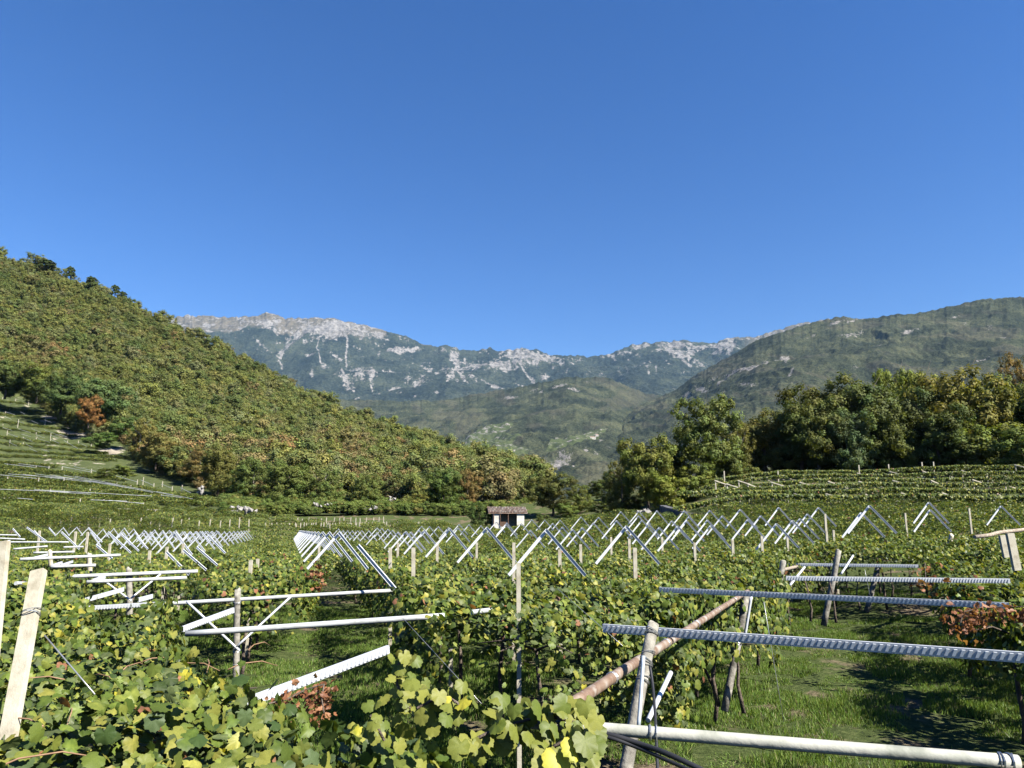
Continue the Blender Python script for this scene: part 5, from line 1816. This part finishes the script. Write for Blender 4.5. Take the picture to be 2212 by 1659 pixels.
ter_tiles = [('terrace_tile', tile_mesh(3.0, 3.0, 1000, .19, 140 + k, .01, .5, 1.05)) for k in range(4)]
trows = []
for v0, slope, uend in ((868, .10, 60), (881, .14, 105), (896, .12, 130), (912, .12, 160), (927, .10, 175), (945, .12, 200), (958, .10, 230), (974, .06, 275), (986, .04, 240),
                        (1004, .06, 130), (1012, .10, 260), (1022, .12, 340), (1034, .10, 400), (1044, .08, 420), (1053, .06, 470), (1062, .05, 490), (1071, .04, 520), (1080, .03, 540), (1089, .02, 330), (1098, .01, 280), (1106, 0, 300)):
    trows.append((v0, slope, uend))
for k, (v0, slope, uend) in enumerate(trows):
    pts, rots, scl_, idx = [], [], [], []
    u = -260.0
    while u < uend:
        v = v0 + slope * u
        d = left_d(u, v)
        p = at(u, v, d)
        sc = .95 if v0 > 1000 else rng.uniform(.8, 1.0)
        pts.append((p[0], p[1], p[2] + (.75 if v0 > 1000 else .45)))
        rots.append((0, 0, rng.uniform(0, 6.28)))
        scl_.append((sc, sc, sc * 1.1))
        idx.append(int(rng.integers(0, 4)))
        u += 2.3 / d * 1567 * rng.uniform(.8, 1.15)
    o = gn_scatter('terrace_vine_row', pts, rots, scl_, idx, ter_tiles, kind='stuff')
    tag(o, 'green vine row on the left terraces, %s from the top' % ORD[k], 'vine row', 'vine rows on the left terraces')


def terr_line(uv, label, r=.032, mat='pipe', drop=None, lift=2.0):
    pts = []
    for u, v in uv:
        d = left_d(u, v + lift * 1567 / 130)
        pts.append(Vector(at(u, v, d)))
    o_ = pts[0].copy()
    m = MB()
    m.tube([p - o_ for p in pts], r, 5)
    o = m.build('terrace_rail', M[mat], None, False, o_)
    tag(o, label, 'rail', 'pale rails along the left terraces')


E_ = lambda *p: [(x * .4000, 831.7 + y * .4000) for x, y in p]       # crop of the terraces: D = .2260*.8848*x ...
E_ = lambda *p: [(x * .2, 831.7 + y * .2) for x, y in p]
rails = [('pale rail along the top of the lower terraces, left part', (50, 850), (380, 890)), ('pale rail along the top of the lower terraces, middle part', (200, 850), (540, 890)), ('pale rail at the upper edge, right part', (670, 880), (980, 940)),
         ('pale rail descending to the right below the bank', (800, 880), (1150, 960)), ('pale rail descending further right below the bank', (1150, 955), (1480, 1045)), ('short pale rail near the scree', (1520, 1025), (1660, 1085)),
         ('short pale rail at the right end', (1740, 1070), (1860, 1115)), ('last short pale rail at the right end', (1950, 1110), (2060, 1165)), ('long pale rail over the dark gap, left', (0, 970), (400, 1010)),
         ('long pale rail over the dark gap, first', (90, 960), (690, 1005)), ('long pale rail over the dark gap, second', (250, 965), (980, 1050)), ('long pale rail over the dark gap, third', (380, 960), (1250, 1075)),
         ('long pale rail over the dark gap, fourth', (540, 970), (1500, 1130)), ('long pale rail over the dark gap, fifth', (690, 975), (1650, 1160)), ('long pale rail over the dark gap, sixth', (810, 985), (1860, 1190)),
         ('long lowest pale rail, left half', (0, 1125), (1000, 1165)), ('long lowest pale rail, right half', (370, 1130), (1640, 1200)), ('double of the lowest pale rail', (540, 1150), (980, 1180)), ('pale rail at the right end of the terraces', (1690, 1150), (2080, 1230)),
         ('second pale rail at the right end of the terraces', (1740, 1190), (1960, 1215)), ('thin rail above the wooden frame', (980, 1240), (1370, 1255)), ('thin rail left in the lowest terrace', (190, 1222), (350, 1235)),
         ('thin rail right above the wooden frame', (1180, 1245), (1550, 1280))]
rails += [('slanting rail on the upper terraces, %s' % ORD[k], a_, b_) for k, (a_, b_) in enumerate([((20, 160), (130, 205)), ((165, 150), (240, 180)), ((60, 290), (160, 320)), ((220, 290), (270, 315)), ((50, 340), (125, 370)), ((190, 390), (260, 415)),
    ((340, 385), (410, 415)), ((475, 375), (560, 405)), ((30, 460), (130, 490)), ((200, 475), (330, 515)), ((340, 470), (440, 510)), ((480, 485), (640, 545)), ((80, 520), (190, 560)), ((230, 530), (335, 560)), ((390, 540), (480, 570)), ((545, 540), (630, 575)),
    ((250, 570), (350, 610)), ((410, 580), (540, 620)), ((550, 590), (640, 630)), ((100, 620), (180, 655)), ((280, 640), (350, 670)), ((690, 600), (840, 685)), ((850, 620), (940, 665)), ((320, 685), (400, 720)), ((450, 695), (530, 720)), ((640, 530), (720, 560))])]
for lab, a_, b_ in rails:
    (u1, v1), (u2, v2) = E_(a_, b_)
    n_ = 4
    terr_line([(u1 + (u2 - u1) * k / n_, v1 + (v2 - v1) * k / n_) for k in range(n_ + 1)], lab, r=.036 if v1 > 990 else .03)
tp = [(75,850,890),(205,840,870),(325,850,880),(385,870,930),(525,875,920),(667,880,935),(985,905,950),(1140,930,990),(1152,930,970),(1350,970,1015),(1480,1020,1080),(1543,995,1075),(1660,1060,1105),(1752,1040,1100),(1858,1095,1145),(1963,1080,1155),(2048,1140,1185),
      (75,990,1060),(253,995,1030),(410,1000,1080),(550,985,1030),(688,1000,1050),(833,990,1030),(975,1020,1075),(1260,1055,1110),(1410,1080,1130),(1740,1180,1225),(1858,1170,1225),(1965,1195,1235),(2075,1205,1260),(2200,1215,1250),
      (170,1120,1155),(370,1110,1145),(537,1120,1190),(688,1130,1195),(967,1120,1190),(1098,1135,1180),(1228,1135,1180),(1350,1145,1190),(1483,1155,1200),(1610,1175,1210),(855,1225,1340),(990,1235,1295),(1115,1235,1300),(1355,1235,1265),(1473,1240,1290),(1543,1270,1335),(1225,1290,1330),(1445,1300,1330),
      (103,220,265),(55,285,320),(190,370,460),(30,420,440),(75,490,540),(390,510,530),(545,520,570),(100,590,660),(250,560,580),(485,320,430),(165,145,180),(305,180,220),(410,170,190),(25,130,170),(725,600,640),(845,600,630),(985,610,665),(545,575,600),(390,570,590),(250,620,640),
      (290,1415,1510),(555,1400,1455),(717,1415,1470),(776,1415,1455),(400,1300,1330),(485,1235,1270),(755,1485,1540),(40,1220,1260),(95,1215,1250)]
for k, (x, y0, y1) in enumerate(sorted(tp)):
    u, v0, v1 = x * .2, 831.7 + y0 * .2, 831.7 + y1 * .2
    d = left_d(u, v1)
    a, b = at(u, v0, d), at(u, v1, d)
    zone = 'on the upper terraces' if y1 < 700 else 'on the lower terraces' if y0 < 1210 else 'at the foot of the terraces'
    o = MB()
    L_ = float(a[2] - b[2])
    o.box((-.055, -.055, -.3), (.055, .055, L_))
    o = o.build('terrace_post', M['post'], None, False, b)
    idxz = len([1 for q_ in sorted(tp)[:k] if (('u' if q_[2] < 700 else 'l' if q_[1] < 1210 else 'f') == ('u' if y1 < 700 else 'l' if y0 < 1210 else 'f'))])
    tag(o, 'slim white post %s, %s counted from the left' % (zone, ORD[min(idxz, 57)]), 'post', 'white posts ' + zone)

# wooden frame in front of the terraces
t = empty('trellis_frame', at(183, 1122, 96))
tag(t, 'pale empty trellis frame of posts and rails in the field below the terraces', 'trellis frame')
base_ = Vector(at(183, 1122, 96))
for nm, a_, b_ in [('rail', (903, 1325), (1755, 1352)), ('rail', (860, 1408), (1170, 1450)), ('post', (915, 1290), (938, 1445)), ('post', (1170, 1340), (1168, 1490)), ('post', (1288, 1340), (1286, 1450)), ('post', (1388, 1340), (1386, 1440)), ('post', (1582, 1345), (1580, 1465)),
                   ('post', (1680, 1345), (1672, 1465)), ('brace', (1760, 1355), (1700, 1472)), ('post', (1762, 1400), (1762, 1460)), ('post', (1098, 1370), (1098, 1420)), ('post', (878, 1380), (876, 1450))]:
    (u1, v1), (u2, v2) = E_(a_, b_)
    m = MB()
    m.tube([Vector(at(u1, v1, 96)) - base_, Vector(at(u2, v2, 96)) - base_], .06, 6)
    m.build(nm, M['wood' if nm == 'x' else 'post'], t)

# ------------------------------------------------------------------ stone hut
hd = 93.0
hp = at(1097, 1133, hd)
hz = gz1(hp[0], hp[1])
s = hd / 1567.0
hut = empty('stone_hut', (hp[0], hp[1], hz), R(8))
tag(hut, 'small whitewashed stone hut with clay tile roof and open dark front', 'hut')
top_z = float(at(1097, 1096, hd)[2]) - hz          # ridge
eave_z = float(at(1097, 1109.5, hd)[2]) - hz
xl, xr = (1065 - 1097) * s, (1133 - 1097) * s
mw = MB()
mw.box((xl, 0, -.5), (xl + .95, .45, eave_z))
mw.build('wall', M['plaster'], hut)
mw = MB(); mw.box((xr - .95, 0, -.5), (xr, .45, eave_z)); mw.build('wall', M['plaster'], hut)
mw = MB(); mw.box((xl + .75, .05, -.5), (xr - .95, .4, .62)); mw.build('wall', M['plaster'], hut)
mw = MB(); mw.box((xl, 2.6, -.5), (xr, 2.95, eave_z + .1)); mw.build('wall', M['stone'], hut)
mw = MB(); mw.box((xl, .45, -.5), (xl + .35, 2.6, eave_z)); mw.build('wall', M['plaster'], hut)
mw = MB(); mw.box((xr - .35, .45, -.5), (xr, 2.6, eave_z)); mw.build('wall', M['plaster'], hut)
mw = MB(); mw.box((xl + .78, .1, .64), (xl + 1.85, .18, 1.25)); mw.build('shutter', M['dark_wood'], hut)
for x_ in (xl + .85, xl + 1.9, xl + .02):
    mw = MB(); mw.box((x_, -.12, .55), (x_ + .1, -.02, eave_z + .02)); mw.build('timber_post', M['dark_wood'], hut)
mw = MB(); mw.box((xl - .3, -.1, eave_z), (xr + .3, .02, eave_z + .1)); mw.build('lintel', M['dark_wood'], hut)
# roof: ridge at the back, rows of tiles down to the eave
rf = MB()
x0, x1 = (1054 - 1097) * s, (1140 - 1097) * s
y_e, y_r = -.22, 1.6
rz0, rz1 = eave_z + .02, top_z
rf.add([(x0, y_e, rz0), (x1, y_e, rz0), (x1, y_r, rz1), (x0, y_r, rz1), (x0, y_e, rz0 + .06), (x1, y_e, rz0 + .06), (x1, y_r, rz1 + .06), (x0, y_r, rz1 + .06)], [(0, 3, 2, 1), (4, 5, 6, 7), (0, 1, 5, 4), (1, 2, 6, 5), (2, 3, 7, 6), (3, 0, 4, 7)])
rf.add([(x0, y_r, rz1 + .03), (x1, y_r, rz1 + .03), (x1, 3.2, eave_z + .1), (x0, 3.2, eave_z + .1)], [(0, 1, 2, 3)])
roof = rf.build('roof', M['tile'], hut)
tilem = MB()
ntc = 27
slope_l = math.hypot(y_r - y_e, rz1 - rz0)
mt, L_ = span((0, y_e, rz0), (0, y_r, rz1), (0, 0, 1))
tl = slope_l / 7 + .04
wd_ = (x1 - x0) / ntc
for a_ in range(5):
    an0, an1 = math.pi * a_ / 5, math.pi * (a_ + 1) / 5
    r_ = wd_ * .46
    c0, s0_, c1, s1_ = math.cos(an0) * r_, math.sin(an0) * r_, math.cos(an1) * r_, math.sin(an1) * r_
    tilem.add([(c0, 0, s0_), (c1, 0, s1_), (c1 * .85, tl, s1_ * .85 - .02), (c0 * .85, tl, s0_ * .85 - .02)], [(0, 3, 2, 1)])
tile_mats = [simple('clay_tile_%s' % k, [(0.3, tuple(c * .6 for c in c0)), (0.7, c0)], 3, .9, bump=.2) for k, c0 in (('red', (.24, .165, .13)), ('pale', (.36, .315, .27)), ('brown', (.17, .13, .105)))]
tile_ms = []
for k in range(3):
    me = tilem.mesh('tile', tile_mats[k])
    tile_ms.append(me)
slope_a = math.atan2(rz1 - rz0, y_r - y_e)
for i in range(ntc):
    for j in range(7):
        f_ = j / 7
        o = link('tile', tile_ms[int(rng.choice(3, p=(.4, .3, .3)))], roof)
        o.location = (x0 + wd_ * (i + .5), y_e - .03 + (y_r - y_e) * f_, rz0 + .07 + (rz1 - rz0) * f_ + .03 * rng.random())
        o.rotation_euler = (slope_a + .05, 0, rng.normal(0, .03))

# the small white farm buildings far up the wooded hill
for (u, v, w, h, lab) in [(1281, 947, 12, 5, 'tiny white farm building on the far right field, left one'), (1290, 944, 6, 7, 'tiny white farm building on the far right field, right one'), (1062, 967, 7, 3.5, 'tiny white shed on the far left field')]:
    vb, vr = float(interp(mid_foot, u, 1)), float(interp(mid_crest, u, 1))
    t_ = (vb - v) / (vb - vr)
    d = float(midL.uvd(np.array([float(u)]), np.array([t_]))[1][0]) - 25
    p = at(u, v + 2, d)
    W, H = w / 1567 * d, h / 1567 * d
    t = empty('farm_building', p)
    tag(t, lab, 'building', 'far farm buildings')
    m = MB(); m.box((-W / 2, 0, -4), (W / 2, 8, H)); m.build('wall', M['plaster'], t)
    m = MB(); m.add([(-W / 2 - .5, -.6, H), (W / 2 + .5, -.6, H), (W / 2 + .5, 4, H + 2.5), (-W / 2 - .5, 4, H + 2.5), (W / 2 + .5, 8.6, H), (-W / 2 - .5, 8.6, H)], [(0, 1, 2, 3), (3, 2, 4, 5), (0, 3, 5), (1, 4, 2)])
    m.build('roof', M['tile'], t)
    for q_ in (-.25, .2):
        m = MB(); m.box((W * q_, -.25, H * .35), (W * q_ + 1.3, -.05, H * .7)); m.build('window', M['dark_wood'], t)

# dark retaining wall and stone heap at the left end of the slope
for i_, (u1, v1, u2, v2, d, h, lab) in enumerate([(1432, 1090, 1492, 1108, 64, 22, 'dark grey stone retaining wall under the left end of the slope')]):
    a, b = at(u1, v1, 72), at(u2, v2, 60)
    w_ = empty('retaining_wall', a)
    tag(w_, lab, 'wall')
    hh = .95
    a, b = Vector(a), Vector(b)
    n_ = 14
    for k in range(n_):
        for j in range(3):
            f_, f2 = k / n_ + (.5 / n_ if j % 2 else 0), (k + 1) / n_ + (.5 / n_ if j % 2 else 0) - .004
            p0, p1 = (b - a) * f_, (b - a) * min(f2, 1.03)
            mt, L_ = span(p0, p1, (0, 0, 1))
            m = MB()
            m.box((0, -.3 - rng.uniform(0, .05), -1.9 + j * .62), (L_ - .02, .3, -1.3 + j * .62), mt)
            m.build('stone', M['dark_stone'], w_)


def rocks(u, v, d, n, su, sv, size, label, flat=False, name='boulder_heap', hill=False):
    t = empty(name, at(u, v, d))
    tag(t, label, 'rocks')
    base_ = Vector(at(u, v, d))
    for k in range(n):
        uu, vv = u + rng.uniform(-su, su), v + rng.uniform(-sv, sv)
        m = MB()
        dirs = rng.normal(0, 1, (14, 3)); dirs /= np.linalg.norm(dirs, axis=1, keepdims=True)
        import bmesh
        bm = bmesh.new()
        for q_ in dirs:
            bm.verts.new(Vector(q_) * size * rng.uniform(.6, 1.2))
        bmesh.ops.convex_hull(bm, input=bm.verts)
        me = bpy.data.meshes.new('rock'); bm.to_mesh(me); bm.free(); me.materials.append(M['stone_white'])
        o = link('rock', me, t, Vector(at(uu, vv, d + rng.uniform(-1, 1))) - base_)
    return t


M['stone_white'] = simple('white_limestone', [(0.3, (0.13, 0.12, 0.105)), (0.6, (0.29, 0.275, 0.25))], 2, .95, bump=.5, bscale=8, bdist=.05)
rocks(527, 1101, 106, 26, 26, 6, .42, 'heap of white boulders at the right end of the terraces')
rocks(700, 1092, 116, 14, 26, 4, .3, 'pale boulders scattered at the hill foot under thin trees, left patch')
rocks(795, 1097, 116, 14, 18, 4, .3, 'pale boulders scattered at the hill foot, right patch')
rocks(845, 1078, 124, 8, 8, 5, .3, 'small pale rock patch among the trees left of the olive tree')
rocks(1388, 1112, 70, 12, 14, 4, .5, 'heap of tan rubble between the far peaked frames')
rocks(436, 1062, 118, 9, 8, 10, .35, 'narrow white scree right of the terraces')

# ------------------------------------------------------------------ grass, dead leaves, front shoots
def grass_tile(seed, w, n, hmin, hmax, tint=1.0):
    rg_ = np.random.default_rng(seed)
    x, y = rg_.uniform(-w / 2, w / 2, n), rg_.uniform(-w / 2, w / 2, n)
    h = rg_.uniform(hmin, hmax, n) * (0.6 + .8 * fbm2(x * 2, y * 2, 1.0, 2, seed))
    a = rg_.uniform(0, 6.28, n)
    bw = rg_.uniform(.004, .010, n)
    lean = rg_.uniform(.1, .9, n) * h
    la = rg_.uniform(0, 6.28, n)
    b0 = np.stack([x - np.cos(a) * bw, y - np.sin(a) * bw, np.zeros(n)], -1)
    b1 = np.stack([x + np.cos(a) * bw, y + np.sin(a) * bw, np.zeros(n)], -1)
    tip = np.stack([x + np.cos(la) * lean, y + np.sin(la) * lean, h], -1)
    V = np.stack([b0, b1, tip], 1).reshape(-1, 3)
    F = np.arange(3 * n).reshape(-1, 3)
    c = np.array([(0.10, 0.17, 0.03), (0.14, 0.21, 0.04), (0.19, 0.24, 0.06), (0.07, 0.125, 0.026), (.26, .23, .12)])[rg_.choice(5, n, p=(.3, .3, .15, .2, .05))] * rg_.uniform(.7, 1.3, (n, 1)) * tint
    return npmesh('grass_tile', V, F, M['leaf_far'], np.repeat(c, 3, 0))


gt = [('grass_tile', grass_tile(500 + k, 1.0, 1100, .035, .085)) for k in range(4)]
pts, rots, scl_, idx = [], [], [], []
for x in np.arange(-18, 19, .8):
    for y in np.arange(4.5, 30, .8):
        xx, yy = x + rng.uniform(-.2, .2), y + rng.uniform(-.2, .2)
        g = gz1(xx, yy)
        u, v = proj(xx, yy, g)
        if not (-150 < u < 2350) or v > 1800:
            continue
        dry = fbm2(np.array([xx * .55]), np.array([yy * .55]), 1.0, 2, 91.0)[0]
        if dry > .60 and rng.random() < .75:
            continue
        pts.append((xx, yy, g))
        rots.append((0, 0, rng.uniform(0, 6.28)))
        sc = rng.uniform(.85, 1.15)
        scl_.append((sc, sc, sc * (0.35 if dry > .66 else rng.uniform(.7, 1.7))))
        idx.append(int(rng.integers(0, 4)))
gn_scatter('grass', pts, rots, scl_, idx, gt)

# withered leaves hanging in two places
def dead_cluster(pts_uvd, n, spread, size, label):
    c0 = Vector(at(*pts_uvd[0]))
    t = empty('withered_shoot', c0)
    tag(t, label, 'dead leaves')
    m = MB()
    P3 = [Vector(at(*p)) - c0 for p in pts_uvd]
    m.tube(P3, .006, 5)
    m.build('stem', M['bark'], t)
    P = []
    for _ in range(n):
        k = rng.integers(0, len(P3) - 1)
        q_ = P3[k].lerp(P3[k + 1], float(rng.random()))
        P.append(np.array(q_) + rng.normal(0, spread, 3) * np.array([1, 1, .8]) - np.array([0, 0, spread * .9]))
    P = np.array(P)
    dm = dead_meshes
    for k in range(min(n, 220)):
        o = link('leaf', dm[int(rng.integers(0, 3))], t, P[k])
        o.rotation_euler = tuple(rng.uniform(0, 6.28, 3))
        o.scale = (size * rng.uniform(.7, 1.3),) * 3
    return t


dead_meshes = []
for k, c in enumerate([(.26, .11, .055), (.18, .075, .04), (.32, .16, .09)]):
    V = LV.copy()
    V[:, 2] += .45 * (V[:, 0] ** 2) * 2.2 + .05 * np.sin(V[:, 1] * 14 + k)
    V[:, 0] *= .6
    dead_meshes.append(npmesh('leaf', V, LF, M['leaf'], np.tile(np.array(c), (len(V), 1))))
dead_cluster([(700, 1478, 5.6), (660, 1490, 5.6), (620, 1510, 5.5), (580, 1520, 5.4)], 80, .06, .065, 'withered orange-brown shoot hanging by the ribbed slat')
dead_cluster([(700, 1478, 5.6), (695, 1510, 5.5), (700, 1540, 5.4)], 50, .045, .06, 'withered brown leaf tail right under the ribbed slat end')
dead_cluster([(2075, 1345, 8.4), (2082, 1322, 8.5), (2120, 1312, 8.6), (2212, 1310, 8.4), (2290, 1315, 8.2)], 210, .09, .09, 'fringe of withered brown leaves under the right canopy edge')
dead_cluster([(676, 1215, 17), (685, 1240, 17), (690, 1262, 17)], 34, .1, .14, 'withered red-brown shoot at the left mouth of the tunnel')
dead_cluster([(1998, 1215, 15), (2000, 1250, 14), (2010, 1262, 14)], 34, .12, .13, 'withered orange leaves at the left edge of the right canopy')

# a tall shoot and big leaves standing in the middle foreground
def shoot(uvds, nl, size, label):
    c0 = Vector(at(*uvds[0]))
    t = empty('vine_shoot', c0)
    tag(t, label, 'vine shoot')
    P3 = [Vector(at(*p)) - c0 for p in uvds]
    m = MB()
    m.tube(P3, [.006] * len(P3), 6)
    m.build('stem', M['bark'], t, True)
    for k in range(nl):
        f_ = (k + rng.random()) / nl * (len(P3) - 1)
        j = min(int(f_), len(P3) - 2)
        p = P3[j].lerp(P3[j + 1], f_ - j) + Vector(tuple(rng.normal(0, .045, 3)))
        Rm = rot_from_normals(np.array([[rng.normal(.35, .5), -.6 + rng.normal(0, .35), rng.uniform(.2, .9)]]), np.array([rng.normal(0, .6)]))[0]
        o = link('leaf', leaf_meshes[int(rng.choice([1, 2, 4, 4, 6, 2, 7], p=(.2, .25, .2, .1, .1, .1, .05)))], t)
        mm = Matrix([list(Rm[r_]) for r_ in range(3)]).to_4x4()
        mm.translation = p
        o.matrix_basis = mm @ Matrix.Scale(size * float(rng.uniform(.75, 1.2)), 4)
    return t


shoot([(900, 1560, 3.6), (880, 1520, 3.6), (858, 1480, 3.6), (856, 1445, 3.6), (862, 1432, 3.6)], 34, .065, 'upright leafy shoot rising highest over the middle foreground')
shoot([(830, 1600, 3.2), (812, 1565, 3.2), (800, 1545, 3.2)], 10, .06, 'small side shoot left of the highest upright shoot')
shoot([(900, 1530, 3.4), (960, 1500, 3.5), (990, 1520, 3.4)], 26, .08, 'leafy shoot arching right of the highest upright shoot')
shoot([(1000, 1610, 3.0), (1080, 1570, 3.1), (1180, 1545, 3.2), (1240, 1560, 3.1)], 64, .088, 'broad-leaved shoot reaching the end of the rusty pipe')
shoot([(1180, 1620, 2.75), (1240, 1590, 2.8), (1300, 1600, 2.9)], 34, .08, 'leafy shoot hanging over the left end of the cement pipe')
big = shoot([(1200, 1640, 2.55), (1230, 1630, 2.6), (1246, 1622, 2.6)], 1, .09, 'large yellow leaf tuft under the cement pipe end')
for (u, v, s_, mi) in [(1203, 1640, .11, 7), (1238, 1612, .09, 7), (1180, 1655, .11, 4), (1265, 1600, .10, 6), (1270, 1625, .09, 2)]:
    o = link('leaf', leaf_meshes[mi], big)
    Rm = rot_from_normals(np.array([[.3, -.8, .6]]), np.array([rng.normal(0, .3)]))[0]
    mm = Matrix([list(Rm[r_]) for r_ in range(3)]).to_4x4()
    mm.translation = Vector(at(u, v, 2.5)) - big.location
    o.matrix_basis = mm @ Matrix.Scale(s_, 4)

# single vine trunks in the grass of the right alley
for k, (u1, v1, u2, v2, d) in enumerate([(1500, 1400, 1505, 1505, 12.6), (1515, 1405, 1540, 1480, 12.8), (1541, 1395, 1553, 1526, 12), (1592, 1420, 1607, 1540, 11.8), (1749, 1290, 1751, 1342, 19), (1850, 1290, 1857, 1318, 22), (1925, 1250, 1927, 1290, 24), (1965, 1250, 1968, 1288, 25), (1800, 1290, 1806, 1345, 19)]):
    a, b = Vector(at(u1, v1, d)), Vector(at(u2, v2, d))
    m = MB()
    mid_ = (a - b) * .5 + Vector((rng.uniform(-.06, .06), 0, 0))
    m.tube([Vector((0, 0, 0)), mid_ * .6, mid_, (a - b) * .8, a - b, (a - b) + Vector((rng.uniform(-.1, .1), 0, .45))], [.035, .028, .026, .022, .02, .016], 6)
    o = m.build('bare_vine', M['bark'], None, True, b)
    tag(o, 'bare dark vine trunk in the grass of the right alley, %s from the left' % ORD[k], 'vine trunk', 'bare vine trunks in the right alley')

# ------------------------------------------------------------------ haze
hb = MB()
hb.box((-13500, -13500, -9), (13500, 14500, 2700))
hm, nt, out = mat_new('haze')
pv_ = N(nt, 'ShaderNodeVolumePrincipled')
pv_.inputs['Color'].default_value = (0.40, 0.68, 1.0, 1)
pv_.inputs['Density'].default_value = 0.000020
nt.links.new(pv_.outputs[0], out.inputs['Volume'])
hz_o = hb.build('haze', hm)
tag(hz_o, kind='stuff')
